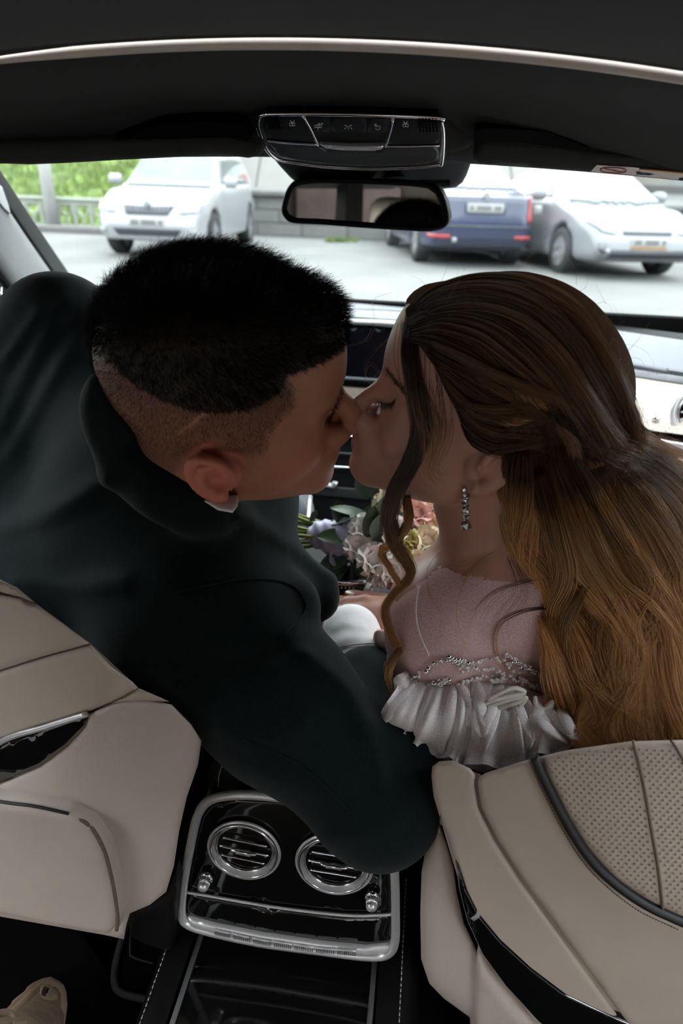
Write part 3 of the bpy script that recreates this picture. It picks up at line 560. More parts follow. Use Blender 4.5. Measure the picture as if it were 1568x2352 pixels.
def vent(cx, cy, rp_, tilt, name='air_vent'):
    c = W(cx, cy, float(r2(cx, cy))); R_ = rp_*float(r2(cx, cy))/FPX; a1 = np.array([cos(tilt), 0, -sin(tilt)]); a2 = np.cross(a1, RN); a2 = a2 if a2[2] > 0 else -a2
    v = tube('air_vent', circ(c, R_*1.04, a1, a2, 64), R_*.045, M['satin'], rc, 10, True)
    tube('outer_ring', circ(c+RN*.002, R_*.96, a1, a2, 64), R_*.035, M['chrome'], v, 10, True)
    Gv = [[c+RN*(.003-.012*t)+R_*(.93-.11*t)*(a1*cos(q)+a2*sin(q)) for t in np.linspace(0, 1, 6)] for q in np.linspace(0, 2*pi, 64, endpoint=False)]
    V, Fc = grid_vf(Gv, True); link('bezel_cone', pymesh('bezel_cone', V, Fc), M['satin'], v)
    tube('inner_ring', circ(c-RN*.002, R_*.83, a1, a2, 64), R_*.028, M['chrome'], v, 10, True)
    core = [c-RN*.011+R_*.83*(a1*cos(q)+a2*sin(q)) for q in np.linspace(0, 2*pi, 48, endpoint=False)]
    link('dark_core', pymesh('dark_core', core, [tuple(range(48))]), M['vent'], v, smooth=False)
    for k in (.33, 0, -.33):
        w = math.sqrt(.74**2-k*k)*R_*.97; sp = [c+a2*k*R_+a1*x*w+RN*.0 for x in np.linspace(-1, 1, 17)]
        th = np.full(17, .0011)
        s_ = tube('vent_slat', sp, th*(1.2 if k == 0 else 1), M['chrome'], v, 8)
        if k == 0:
            xs_ = np.linspace(-.52, .52, 21); tube('vent_tab', [c+a2*k*R_+a1*x*w+RN*.002 for x in xs_], .0011+.0022*np.clip(1-(np.abs(xs_)/.52)**2.2, 0, 1), M['chrome'], v, 8)
            L = [box_vf(c+a1*x*R_+RN*.0045, (.0008, .001, .0030)) for x in np.linspace(-.2, .2, 14)]; V, Fc = merge_vf(L); link('tab_ribs', pymesh('tab_ribs', V, Fc), M['satin'], v, smooth=False)
    for k in range(5):
        x = (k-2)*.26; hh = math.sqrt(.76**2-x*x)*R_; tube('back_vane', [c+a1*x*R_+a2*hh-RN*.008, c+a1*x*R_-a2*hh-RN*.008], .0011, M['blackplastic'], v, 5)
    return v
vent(560, 1954, 80, rd(6)); vent(767, 1986, 84, rd(2))
for (u, v), sp_ in (((474, 2014), 0), ((855, 2058), 0)):
    c = W(u, v, float(r2(u, v))); kn = empty('k', c); bpy.data.objects.remove(kn)
    ax = RN+np.array([0, 0, -.10]); ax /= np.linalg.norm(ax); b1 = np.array([1., 0, 0]); b2 = np.cross(b1, ax)
    kk = tube('temperature_knob', [c, c+ax*.003], [.0080, .0076], M['chrome'], rc, 20)
    tube('knob_barrel', [c+ax*.003, c+ax*.010], [.0060, .0057], M['satin'], kk, 24)
    L = [tube_vf([c+ax*.004+.0061*(b1*cos(t)+b2*sin(t)), c+ax*.0095+.0058*(b1*cos(t)+b2*sin(t))], .0005, 4) for t in np.linspace(0, 2*pi, 26, endpoint=False)]
    V, Fc = merge_vf(L); link('knob_ribs', pymesh('knob_ribs', V, Fc), M['chrome'], kk)
    tube('knob_cap', [c+ax*.0095, c+ax*.012, c+ax*.015, c+ax*.0168], [.0056, .0060, .0050, .0015], M['satin'], kk, 20)
    strip('knob_mark', [(u-12, v+18), (u-3, v+17)], rpl(.0262), .0004, M['darkgrey'], kk, 5, 4)
# tunnel behind the console: lacquer panel, chrome side rims, stitched leather
tz = .365
def tp(u, v, z=tz): return PK(2, u, v, z)
tn = empty('tunnel_console', (0, .2, .30), 'black lacquer tunnel panel with chrome rims and white stitched leather sides', 'console')
xl, xr = -.105, .098
shell('lacquer_panel', [[(x, y, tz-.004*0) for x in np.linspace(xl-.006, xr+.004, 8)] for y in np.linspace(-.35, .50, 10)], (0, 0, -.03), M['gloss'], tn)
tube('chrome_rim', [(xl-.004-.035*0, .50, tz+.004), (xl-.006, .3, tz+.004), (xl-.008, -.3, tz+.004)], .003, M['satin'], tn, 8)
tube('chrome_rim', [(xr+.004, .50, tz+.004), (xr+.004, .3, tz+.004), (xr+.004, -.3, tz+.004)], .003, M['satin'], tn, 8)
for s, x0 in ((-1, xl-.008), (1, xr+.006)):
    Gs = [[(x0+s*a, y, tz+b) for a, b in ((0, -.01), (.004, .004), (.014, .008), (.026, .008), (.036, .002), (.046, -.03), (.056, -.07))] for y in np.linspace(.62, -.35, 10)]
    shell('leather_side', Gs, (0, 0, -.012), M['blackleather'], tn)
    dd = [(x0+s*.030, y, tz+.0095) for y in np.linspace(.60, -.2, 130)]
    L = [tube_vf([dd[i], (np.array(dd[i])+dd[i+1])/2, np.array(dd[i])*.25+np.array(dd[i+1])*.75], [.0004, .0007, .0004], 5) for i in range(0, 129)]
    V, Fc = merge_vf(L); link('white_stitching', pymesh('white_stitching', V, Fc), M['whitethread'], tn)
# leather upper edge beyond the vents with a stitched seam
ua = panel('rear_armrest_back', [(470, 1800), (500, 1740), (560, 1700), (700, 1690), (900, 1760), (935, 1880), (925, 2020), (900, 1920), (860, 1870), (700, 1835), (540, 1822), (476, 1836)], rpl(-.02), M['blackleather'], rc, roll=.01, thick=(0, .1, 0), step=24)
dashes('white_stitching', [(500, 1812), (503, 1780), (512, 1750)], rpl(-.018), .0006, M['whitethread'], ua, .6, 14)
dashes('white_stitching', [(910, 1920), (907, 1960), (900, 1985)], rpl(-.018), .0006, M['whitethread'], ua, .6, 14)
# ================================================================== front seats
ls = empty('car_recliner', (-.40, .5, .30), 'beige leather driver seat seen from behind, with black lacquer trim and rear pocket', 'car seat', 'front car seats')
ld = qfit([(0, 1340, .53), (0, 1700, .605), (0, 2100, .715), (250, 1560, .56), (460, 1720, .605), (400, 2000, .68), (300, 2160, .735), (-200, 1500, .60), (-200, 2000, .72)], 6)
T1 = tuple(ray(150, 1500)*.09)
def off(f_, k): return lambda u, v: f_(u, v)+k
panel('seat_core', [(-150, 1300), (0, 1350), (80, 1386), (210, 1480), (318, 1580), (390, 1620), (440, 1680), (400, 1980), (290, 2100), (-150, 2040)], off(ld, .012), M['leather'], ls, thick=tuple(ray(150, 1700)*.05), step=40)
panel('shoulder_top', [(-150, 1225), (-100, 1290), (0, 1331), (40, 1350), (80, 1384), (40, 1370), (0, 1360), (-100, 1345), (-150, 1330)], off(ld, -.004), M['leather'], ls, roll=.006, thick=tuple(ray(0, 1340)*.06), step=18)
panel('upper_band', [(-150, 1338), (-100, 1350), (0, 1364), (50, 1374), (85, 1388), (140, 1428), (207, 1478), (100, 1507), (0, 1539), (-150, 1592), (-150, 1650)], ld, M['leather'], ls, roll=.005, thick=T1, step=20)
dashes('stitching', [(0, 1366), (50, 1376), (82, 1388)], off(ld, -.001), .0005, M['seam'], ls, .6, 14)
def crease(u, v):
    return .004*np.exp(-(((u-262)*.6+(v-1570)*.25)/16)**2)*np.exp(-((v-1575)/45)**2)
panel('middle_band', [(-150, 1654), (-150, 1596), (0, 1542), (100, 1510), (209, 1480), (255, 1530), (305, 1566), (318, 1580), (285, 1600), (256, 1614), (200, 1637), (100, 1668), (0, 1700), (-150, 1800)], ld, M['leather'], ls, roll=.006, thick=T1, step=14, bump=crease)
panel('corner_piece', [(258, 1615), (288, 1602), (320, 1582), (390, 1612), (340, 1610), (290, 1612)], off(ld, .002), M['leather'], ls, roll=.003, thick=T1, step=14)
dashes('stitching', [(256, 1613), (285, 1600), (318, 1580)], off(ld, -.0005), .0005, M['seam'], ls, .6, 12)
panel('lacquer_trim', [(-150, 1812), (0, 1712), (100, 1677), (203, 1641), (192, 1668), (150, 1712), (90, 1757), (0, 1798), (-150, 1890)], off(ld, -.001), M['gloss'], ls, roll=.002, thick=(0, .02, 0), step=18)
strip('silver_edge', [(-150, 1806), (0, 1705), (100, 1671), (200, 1640)], off(ld, -.002), .0028, M['satin'], ls, 8, 30)
def shellbump(u, v):                                              # the shell bellies out above the pocket and falls away at its inner edge
    return -.012*np.exp(-((v-1850)/70)**2)*(u < 330)*np.clip((330-u)/200, 0, 1)+.00045*np.clip(u-330, 0, 200)**1.15*.9*.12
panel('back_shell', [(204, 1636), (262, 1612), (300, 1606), (345, 1605), (395, 1616), (440, 1662), (464, 1700), (456, 1755), (430, 1830), (412, 1910), (400, 1990), (382, 2050), (345, 2080), (298, 2100), (290, 2125), (284, 2160), (240, 2150), (0, 2108), (-150, 2060), (-150, 1890), (0, 1800), (92, 1759), (152, 1714), (194, 1669)], off(ld, .001), M['leather2'], ls, roll=.007, thick=tuple(ray(330, 1850)*.10), step=16, bump=shellbump)
panel('pocket', [(-150, 1812), (0, 1845), (80, 1856), (160, 1874), (205, 1905), (236, 1962), (256, 2040), (266, 2105), (264, 2135), (248, 2153), (200, 2146), (100, 2128), (0, 2107), (-150, 2050)], off(ld, -.031), M['leather2'], ls, roll=.007, thick=(0, .03, 0), step=16)
strip('pocket_gap_shade', [(-150, 1812), (0, 1841), (80, 1852), (158, 1869)], off(ld, -.027), .0016, M['piping'], ls, 6, 24)  # dark bar standing in for the shadow in the gap above the pocket
strip('pocket_gap_shade', [(162, 1870), (208, 1900), (240, 1958), (260, 2038), (270, 2108), (268, 2136)], off(ld, -.024), .0020, M['seam'], ls, 6, 30)  # brown bar carries that gap shadow down the pocket side
panel('pocket_rim', [(160, 1866), (190, 1878), (225, 1915), (252, 1975), (268, 2050), (275, 2110), (270, 2140), (262, 2140), (262, 2100), (250, 2035), (232, 1965), (204, 1908)], off(ld, -.021), M['leather'], ls, roll=.005, thick=(0, .03, 0), step=12)
panel('seat_base', [(286, 2105), (345, 2084), (384, 2056), (398, 2010), (410, 2030), (404, 2120), (390, 2200), (330, 2180), (290, 2160)], off(ld, .045), M['blackleather'], ls, roll=.01, thick=(0, .1, 0), step=20)
box('seat_cushion', (-.40, .86, .50), (.44, .44, .14), M['leather'], ls, .03, seg=3)
box('backrest_core', (-.45, .60, .60), (.40, .10, .42), M['leather'], ls, .03, seg=3)
# passenger seat
rs = empty('car_recliner', (.42, .5, .30), 'beige leather passenger seat with perforated centre edged in black piping', 'car seat', 'front car seats')
rd_ = qfit([(990, 1750, .605), (965, 2200, .70), (1230, 1740, .56), (1450, 1700, .535), (1568, 2100, .56), (1100, 2150, .64), (1400, 2352, .645), (1050, 1990, .62), (1568, 1700, .53), (1300, 2000, .575), (1800, 2000, .54), (1800, 2500, .65)], 6)
T2 = tuple(ray(1350, 1800)*.09)
cen = [(1234, 1738), (1300, 1722), (1450, 1701), (1568, 1698), (1850, 1725), (1850, 2230), (1568, 2116), (1540, 2104), (1470, 2064), (1400, 2014), (1342, 1944), (1292, 1864), (1257, 1792)]
panel('seat_core', [(1000, 1760), (1040, 1752), (1110, 1782), (1226, 1746), (1450, 1712), (1700, 1725), (1700, 2600), (1500, 2500), (1300, 2380), (1160, 2250), (1080, 2110), (1040, 1980), (1005, 1860)], off(rd_, .012), M['leather'], rs, thick=tuple(ray(1300, 2000)*.05), step=40)
panel('perforated_centre', cen, off(rd_, -.006), M['leather'], rs, roll=.008, thick=T2, step=20)
strip('black_piping', [(1226, 1738), (1253, 1797), (1297, 1882), (1347, 1962), (1400, 2019), (1476, 2074), (1568, 2118), (1850, 2236)], off(rd_, -.007), .0042, M['piping'], rs, 10, 60)
L = []; cn = np.array(cen)
for i in range(60):
    for j in range(40):
        u, v = 1236+i*8.9+j*1.6, 1712+((i % 2)*.5+j)*17.6+.045*(i*8.9)
        if u > 1600 or not inside([(u, v)], cn)[0] or edge_dist([(u, v)], cn)[0] < 11: continue
        sa = np.interp(v, [1702, 1790, 1900, 2000, 2090], [1455, 1475, 1495, 1512, 1522])
        if abs(u-sa) < 7: continue
        d = float(rd_(u, v))-.0066; k = 2.7*d/FPX
        L.append(([W(u, v, d)+k*(cR*cos(t)+cU*sin(t)) for t in np.linspace(0, 2*pi, 8, endpoint=False)], [tuple(range(8))]))
V, Fc = merge_vf(L); tag(link('perforation', pymesh('perforation', V, Fc), M['seam'], rs, smooth=False), kind='stuff')
strip('centre_seam', [(1453, 1701), (1475, 1790), (1495, 1900), (1512, 2000), (1522, 2090)], off(rd_, -.0066), .0012, M['seam'], rs, 6, 30)
strip('centre_seam', [(1540, 1700), (1556, 1722), (1600, 1800)], off(rd_, -.0066), .0012, M['seam'], rs, 6, 12)
panel('inner_band', [(1094, 1800), (1098, 1785), (1112, 1775), (1160, 1760), (1221, 1741), (1248, 1803), (1292, 1888), (1342, 1968), (1396, 2026), (1474, 2084), (1566, 2128), (1850, 2245), (1850, 2800), (1700, 2750), (1500, 2440), (1440, 2352), (1360, 2240), (1280, 2130), (1200, 2020), (1142, 1930), (1104, 1855)], rd_, M['leather'], rs, roll=.006, thick=T2, step=20)
dashes('stitching', [(1213, 1744), (1240, 1805), (1284, 1892), (1334, 1974), (1390, 2034), (1468, 2093), (1560, 2137)], off(rd_, -.001), .0006, M['seam'], rs, .6, 80)
panel('outer_band', [(990, 1782), (992, 1760), (1008, 1748), (1040, 1746), (1080, 1765), (1092, 1780), (1090, 1805), (1098, 1855), (1136, 1932), (1195, 2024), (1275, 2134), (1355, 2244), (1435, 2356), (1494, 2440), (1480, 2560), (1330, 2440), (1230, 2350), (1150, 2240), (1100, 2160), (1070, 2090), (1045, 1990), (1030, 1930), (1010, 1880), (995, 1830)], off(rd_, .002), M['leather'], rs, roll=.006, thick=tuple(ray(1040, 1800)*.10), step=18)
dashes('stitching', [(1027, 1760), (1018, 1800), (1012, 1850), (1012, 1890)], off(rd_, .004), .0005, M['seam'], rs, .6, 22)
strip('bolster_seam', [(1030, 1752), (1020, 1800), (1013, 1850), (1012, 1893)], off(rd_, .006), .0012, M['seam'], rs, 6, 20)
gt = panel('lacquer_trim', [(1046, 1984), (1054, 1994), (1075, 2056), (1100, 2106), (1150, 2166), (1220, 2230), (1300, 2290), (1420, 2346), (1560, 2400), (1560, 2480), (1330, 2420), (1235, 2352), (1160, 2270), (1106, 2195), (1072, 2120), (1054, 2050)], off(rd_, -.003), M['gloss'], rs, roll=.004, thick=(0, .06, 0), step=14)
panel('silver_inlay', [(1080, 2112), (1096, 2100), (1102, 2108), (1088, 2118)], off(rd_, -.0045), M['satin'], gt, roll=.001, thick=(0, .004, 0), step=8)
panel('back_shell', [(1002, 1885), (978, 1940), (967, 2000), (964, 2100), (966, 2205), (985, 2262), (1020, 2298), (1085, 2345), (1090, 2500), (1260, 2500), (1240, 2370), (1158, 2272), (1100, 2192), (1066, 2120), (1050, 2050), (1042, 1990), (1026, 1935), (1010, 1890)], off(rd_, .022), M['leather2'], rs, roll=.018, thick=tuple(ray(1000, 2100)*.10), step=16)
panel('pocket', [(1100, 2192), (1122, 2240), (1182, 2322), (1250, 2400), (1250, 2500), (1088, 2500), (1086, 2352), (1088, 2260), (1092, 2205)], off(rd_, .008), M['leather2'], rs, roll=.008, thick=(.01, .05, 0), step=16)
box('seat_cushion', (.40, .90, .50), (.44, .42, .14), M['leather'], rs, .03, seg=3)
# rear bench (seen in the mirror)
rb = empty('rear_sofa', (0, -.8, .3), 'beige leather rear bench reflected in the rear view mirror', 'car seat')
for x in (-.32, .32):
    box('backrest', (x, -.62, .80), (.50, .16, .62), M['leather'], rb, .05, seg=3)
    box('headrest', (x, -.66, 1.14), (.30, .11, .13), M['leather'], rb, .04, seg=3)
    box('bench_cushion', (x, -.45, .45), (.50, .40, .16), M['leather'], rb, .05, seg=3)
# ================================================================== photographer's shoe
sh_ = empty('sneaker', PK(2, 60, 2330, .31), 'beige mesh sneaker with thick lugged sole standing on the black carpet', 'shoe')
M['shoe'] = mat('beige_mesh_fabric', (.20, .145, .10), .85, var=.2, vscale=60, bump=.5, bscale=700, stretch=(1, 3, 1))
M['sole'] = mat('tan_rubber_sole', (.42, .30, .20), .7, var=.15, vscale=40)
M['shoe2'] = mat('suede_overlay', (.27, .20, .14), .85, var=.15, vscale=80, bump=.3, bscale=500)
sd0 = plane_depth((0, 0, .318), (0, 0, 1)); sdT = qfit([(120, 2250, .805), (150, 2290, .80), (60, 2300, .765), (0, 2352, .71), (120, 2352, .755), (-60, 2400, .67)], 3)
so = [(134, 2246), (146, 2256), (152, 2274), (151, 2300), (140, 2340), (128, 2380), (100, 2480), (-200, 2600), (-200, 2470), (-60, 2380), (0, 2320), (20, 2300), (24, 2292), (36, 2282), (52, 2270), (58, 2260), (72, 2250), (95, 2240), (115, 2236)]
panel('sole', so, off(sdT, .016), M['sole'], sh_, roll=.010, thick=(0, .004, -.03), step=8)
panel('midsole', [(130, 2250), (140, 2262), (142, 2290), (132, 2335), (118, 2380), (90, 2470), (-200, 2560), (-200, 2490), (-40, 2372), (10, 2322), (60, 2275), (90, 2250), (112, 2243)], off(sdT, .004), M['sole'], sh_, roll=.007, thick=(0, .004, -.03), step=8)
panel('toe_box', [(124, 2256), (132, 2268), (130, 2300), (118, 2345), (100, 2400), (60, 2460), (-200, 2540), (-200, 2510), (-20, 2380), (20, 2330), (70, 2280), (98, 2258)], off(sdT, -.010), M['shoe'], sh_, roll=.014, thick=(0, .004, -.03), step=7)
panel('toe_badge', [(92, 2262), (112, 2258), (126, 2272), (127, 2285), (112, 2294), (98, 2292), (90, 2280)], off(sdT, -.0135), M['shoe2'], sh_, roll=.003, thick=(0, .002, -.01), step=5)
for a in ([(96, 2284), (103, 2268)], [(103, 2284), (110, 2272)], [(100, 2276), (109, 2279)], [(102, 2268), (112, 2272)], [(96, 2284), (104, 2287)]):
    strip('badge_mark', a, off(sdT, -.0145), .0011, M['piping'], sh_, 5, 4)
panel('tongue', [(30, 2322), (60, 2318), (82, 2334), (92, 2360), (60, 2420), (-40, 2430), (0, 2345)], off(sdT, -.020), M['shoe2'], sh_, roll=.008, thick=(0, .004, -.03), step=7)
for pts in ([(-10, 2330), (15, 2326), (30, 2338), (26, 2362), (0, 2372)], [(-20, 2352), (10, 2345), (40, 2352), (60, 2350)], [(-10, 2340), (8, 2352), (20, 2350)], [(30, 2340), (60, 2362)]):
    strip('lace', pts, off(sdT, -.032), .0036, M['shoe2'], sh_, 8, 16)
# ================================================================== outside: ground, wall, fence, slope, building
M['asphalt'] = mat('pale_asphalt', (.118, .118, .114), .9, var=.16, vscale=.8, bump=.2, bscale=60)
M['block'] = mat('pale_concrete_block', (.105, .105, .10), .9, var=.12, vscale=3)
M['mortar'] = mat('mortar', (.055, .054, .052), .95, var=.1, vscale=5)
M['render'] = mat('pale_rendered_wall', (.155, .158, .16), .9, var=.06, vscale=.6)
M['panelb'] = mat('cream_wall_panel', (.175, .168, .152), .9, var=.05, vscale=.6)
M['fencepaint'] = mat('grey_fence_paint', (.22, .235, .20), .6, var=.08)
M['pole'] = mat('concrete_pole', (.26, .255, .25), .8, var=.08, vscale=4)
M['turf'] = mat('green_turf', (.10, .145, .035), .95, var=.55, vscale=2.2, bump=.6, bscale=8, bdist=.05)
M['grass'] = mat('grass_blades', (.095, .14, .033), .8, var=.3, vscale=8)
M['concrete'] = mat('concrete_slope', (.145, .142, .135), .9, var=.07, vscale=1)
tag(shell('ground', [[(x, y, 0) for x in np.linspace(-60, 60, 13)] for y in np.linspace(-40, 60, 11)], (0, 0, -.05), M['asphalt']), 'pale grey asphalt of the parking lot', kind='structure')
# block wall: each block a part
wy = 15.1; wallo = empty('wall_back', (0, wy, 0), 'low wall of pale concrete blocks behind the parked cars', kind='structure')
shell('mortar_bed', [[(x, wy+.02, z) for x in (-6.2, 12)] for z in (0, .78)], (0, .3, 0), M['mortar'], wallo)
V, Fc = box_vf((0, 0, 0), (.94, .30, .235)); bme = pymesh('block', V, Fc); bm = bmesh.new(); bm.from_mesh(bme); bmesh.ops.bevel(bm, geom=bm.edges[:], offset=.012, segments=1, affect='EDGES'); bmesh.ops.recalc_face_normals(bm, faces=bm.faces); bm.to_mesh(bme); bm.free(); bme.materials.append(M['block'])
for r_ in range(3):
    for k in range(19):
        x = -6.0+k*.955+(r_ % 2)*.48
        o = bpy.data.objects.new('block', bme); COL.objects.link(o); o.location = (x, wy+.14-random.uniform(0, .02), .125+r_*.25); o.parent = wallo; bpy_inv(o, wallo)
for k in range(10): box('coping_slab', (-5.3+k*1.9, wy+.1, .82), (1.885, .46, .09), M['block'], wallo, .015)
tag(shell('terrain', [[(x, y, .70+.02*max(0, y-18)) for x in np.linspace(-6.3, 60, 8)] for y in np.linspace(15.2, 34, 6)], (0, 0, -.3), M['asphalt']), 'raised pale terrace behind the block wall', kind='structure')
# concrete slope with joints
cs = empty('concrete_slope', (-4, 22, .7), 'pale concrete slope with diagonal joints behind the block wall', 'slope')
for k in range(6):
    x0 = -7.2+k*1.9
    shell('slope_slab', quadgrid((x0, 22+.02*k, .75), (x0+1.86, 22, .75), (x0+1.1, 29, 5.4), (x0-.76, 29, 5.4), 3), (0, .2, -.1), M['concrete'], cs)
# rendered building at the right: wall with panels
bd = empty('building', (14, 30, 0), 'pale rendered building wall behind the silver sedan', 'building')
shell('facade', [[(x, 30, z) for x in np.linspace(2, 50, 8)] for z in (0, 5, 10)], (0, .5, 0), M['render'], bd)
for k in range(12): box('wall_panel', (4.2+k*3.6, 29.9, 4.5), (1.7, .16, 9), M['panelb'], bd, .02)
box('plinth', (9, 29.8, .9), (7, .3, .6), M['mortar'], bd, .02)
# grass slope, kerb, lamp pole, fence
hx, hy = np.linspace(-60, -6.3, 70), np.linspace(14.6, 40, 50)
G = [[(x-.12*(y-14.6), y, .12+.30*(y-14.6)**1.08*.9+.08*sin(x*3.1)*cos(y*2.7)+random.uniform(-.05, .05)) for x in hx] for y in hy]
tag(shell('hill', G, (0, 0, -.4), M['turf']), 'green grass slope behind the fence', kind='structure')
gb = []
for k in range(9000):
    x, y = random.uniform(-16, -6.9), random.uniform(14.6, 21); x -= .12*(y-14.6); z = .12+.27*(y-14.6)**1.08; hgt = random.uniform(.08, .22); a = random.uniform(0, 6.28); dx, dy = .02*cos(a), .02*sin(a); lx, ly = random.uniform(-.08, .08), random.uniform(-.08, .08)
    gb.append(([(x-dx, y-dy, z-.03), (x+dx, y+dy, z-.03), (x+lx, y+ly, z+hgt)], [(0, 1, 2)]))
V, Fc = merge_vf(gb); tag(link('grass', pymesh('grass', V, Fc), M['grass'], None, False), 'long green grass on the slope behind the fence', 'grass', kind='stuff')
tag(box('kerb', (-20, 13.75, .05), (29, .3, .14), M['block'], None, .03), 'pale concrete kerb in front of the grass slope', kind='structure')
pb = PK(1, 122, 520, 14.2); tag(tube('lamp_post', [(pb[0], 14.2, 0), (pb[0], 14.2, 1.2), (pb[0], 14.2, 7)], [.125, .12, .10], M['pole'], None, 16), 'pale concrete lamp post standing in front of the grass slope', 'lamp post')
fe = empty('fence', (-8, 14.45, 0), 'grey green metal fence with forked bars along the grass slope', 'fence')
fy = 14.45
def zr(v, u=150): return float(PK(1, u, v, fy)[2])
zt, zm, zb = zr(458), zr(468), zr(519); xa, xb = -16.0, -5.75
tube('top_rail', [(xa, fy, zt), (xb, fy, zt)], .045, M['fencepaint'], fe, 8); tube('middle_rail', [(xa, fy, zm), (xb, fy, zm)], .035, M['fencepaint'], fe, 8); tube('bottom_rail', [(xa, fy, zb), (xb, fy, zb)], .035, M['fencepaint'], fe, 8)
xp = float(PK(1, 97, 490, fy)[0]); sp_ = float(PK(1, 134.5, 490, fy)[0])-xp; hh = zm-zb
pm = pymesh('post', *tube_vf([(0, 0, 0), (0, 0, hh)], .045, 8)); pm.materials.append(M['fencepaint'])
ym = [tube_vf([(0, 0, 0), (0, 0, hh*.35), (0, 0, hh*.52)], .028, 6), tube_vf(crsp([(0, 0, hh*.5), (-.10, 0, hh*.62), (-.12, 0, hh*.78), (-.12, 0, hh)], 8), .026, 6), tube_vf(crsp([(0, 0, hh*.5), (.10, 0, hh*.62), (.12, 0, hh*.78), (.12, 0, hh)], 8), .026, 6), tube_vf([(0, 0, hh*.8), (0, 0, hh)], .02, 6)]
yme = pymesh('forked_bar', *merge_vf(ym)); yme.materials.append(M['fencepaint'])
k = -22
while True:
    x = xp+k*sp_; k += 1
    if x > xb: break
    if x < xa: continue
    for me, dx in ((pm, 0), (yme, sp_/2)):
        o = bpy.data.objects.new(me.name.split('.')[0], me); COL.objects.link(o); o.location = (x+dx, fy, zb); o.parent = fe; bpy_inv(o, fe)
    if k % 8 == 0: tube('leg', [(x, fy, 0), (x, fy, zb)], .045, M['fencepaint'], fe, 8)
wd = []
for k in range(260):
    q = PK(2, random.uniform(748, 800) if k < 220 else random.uniform(805, 820), 556+random.uniform(-1.5, 1.5), 0); x, y = q[0], q[1]; hgt = random.uniform(.04, .13); a = random.uniform(0, 6.28); dx, dy = .02*cos(a), .02*sin(a); lx = random.uniform(-.06, .06)
    wd.append(([(x-dx, y-dy, 0), (x+dx, y+dy, 0), (x+lx, y, hgt)], [(0, 1, 2)]))
V, Fc = merge_vf(wd); tag(link('weeds', pymesh('weeds', V, Fc), M['grass'], None, False), 'low green weeds growing at the foot of the block wall', 'weeds', kind='stuff')
# ================================================================== parked cars
M['white'] = mat('white_car_paint', (.235, .24, .25), .25, coat=.5, var=.02, vscale=2)
M['silver'] = mat('silver_car_paint', (.155, .162, .172), .30, coat=.5, var=.03, vscale=2)
M['blue'] = mat('navy_car_paint', (.015, .021, .055), .25, coat=.6, var=.05, vscale=2)
M['navy2'] = mat('dark_slate_car_paint', (.035, .04, .05), .25, coat=.6, var=.05, vscale=2)
M['carglass'] = mat('greenish_car_glass', (.05, .075, .075), .08, spec=.7, coat=.5, var=.35, vscale=2.5)
M['darkglass'] = mat('dark_car_glass', (.03, .045, .045), .08, spec=.7, coat=.5, var=.4, vscale=3)
M['tyre'] = mat('tyre_rubber', (.02, .021, .022), .8, var=.1)
M['alloy'] = mat('alloy_wheel', (.26, .26, .27), .35, metal=.4, var=.05)
M['lampglass'] = mat('clear_lamp_lens', (.20, .21, .22), .12, coat=.5, var=.2, vscale=12)
M['redlamp'] = mat('red_lamp_lens', (.30, .02, .02), .2, coat=.5, var=.1)
M['plate'] = mat('white_number_plate', (.24, .24, .236), .5, var=.03)
M['platetext'] = mat('plate_letters', (.09, .092, .095), .6, var=.05)
M['cargrille'] = mat('dark_grille', (.030, .033, .04), .5, var=.1)
M['orange'] = mat('orange_plate_frame', (.28, .13, .02), .5, var=.05)
def poly2(p, poly):
    A = np.asarray(poly, np.float32); d = np.full(len(p), 1e9, np.float32); ins = np.zeros(len(p), bool)
    for i in range(len(A)):
        a, b = A[i], A[(i+1) % len(A)]; ab = b-a; t = np.clip(((p-a) @ ab)/(ab @ ab+1e-9), 0, 1); d = np.minimum(d, np.linalg.norm(p-a-t[:, None]*ab, axis=1))
        c = ((a[1] > p[:, 1]) != (b[1] > p[:, 1])) & (p[:, 0] < (b[0]-a[0])*(p[:, 1]-a[1])/((b[1]-a[1]) if b[1] != a[1] else 1e-9)+a[0]); ins ^= c
    return np.where(ins, -d, d)
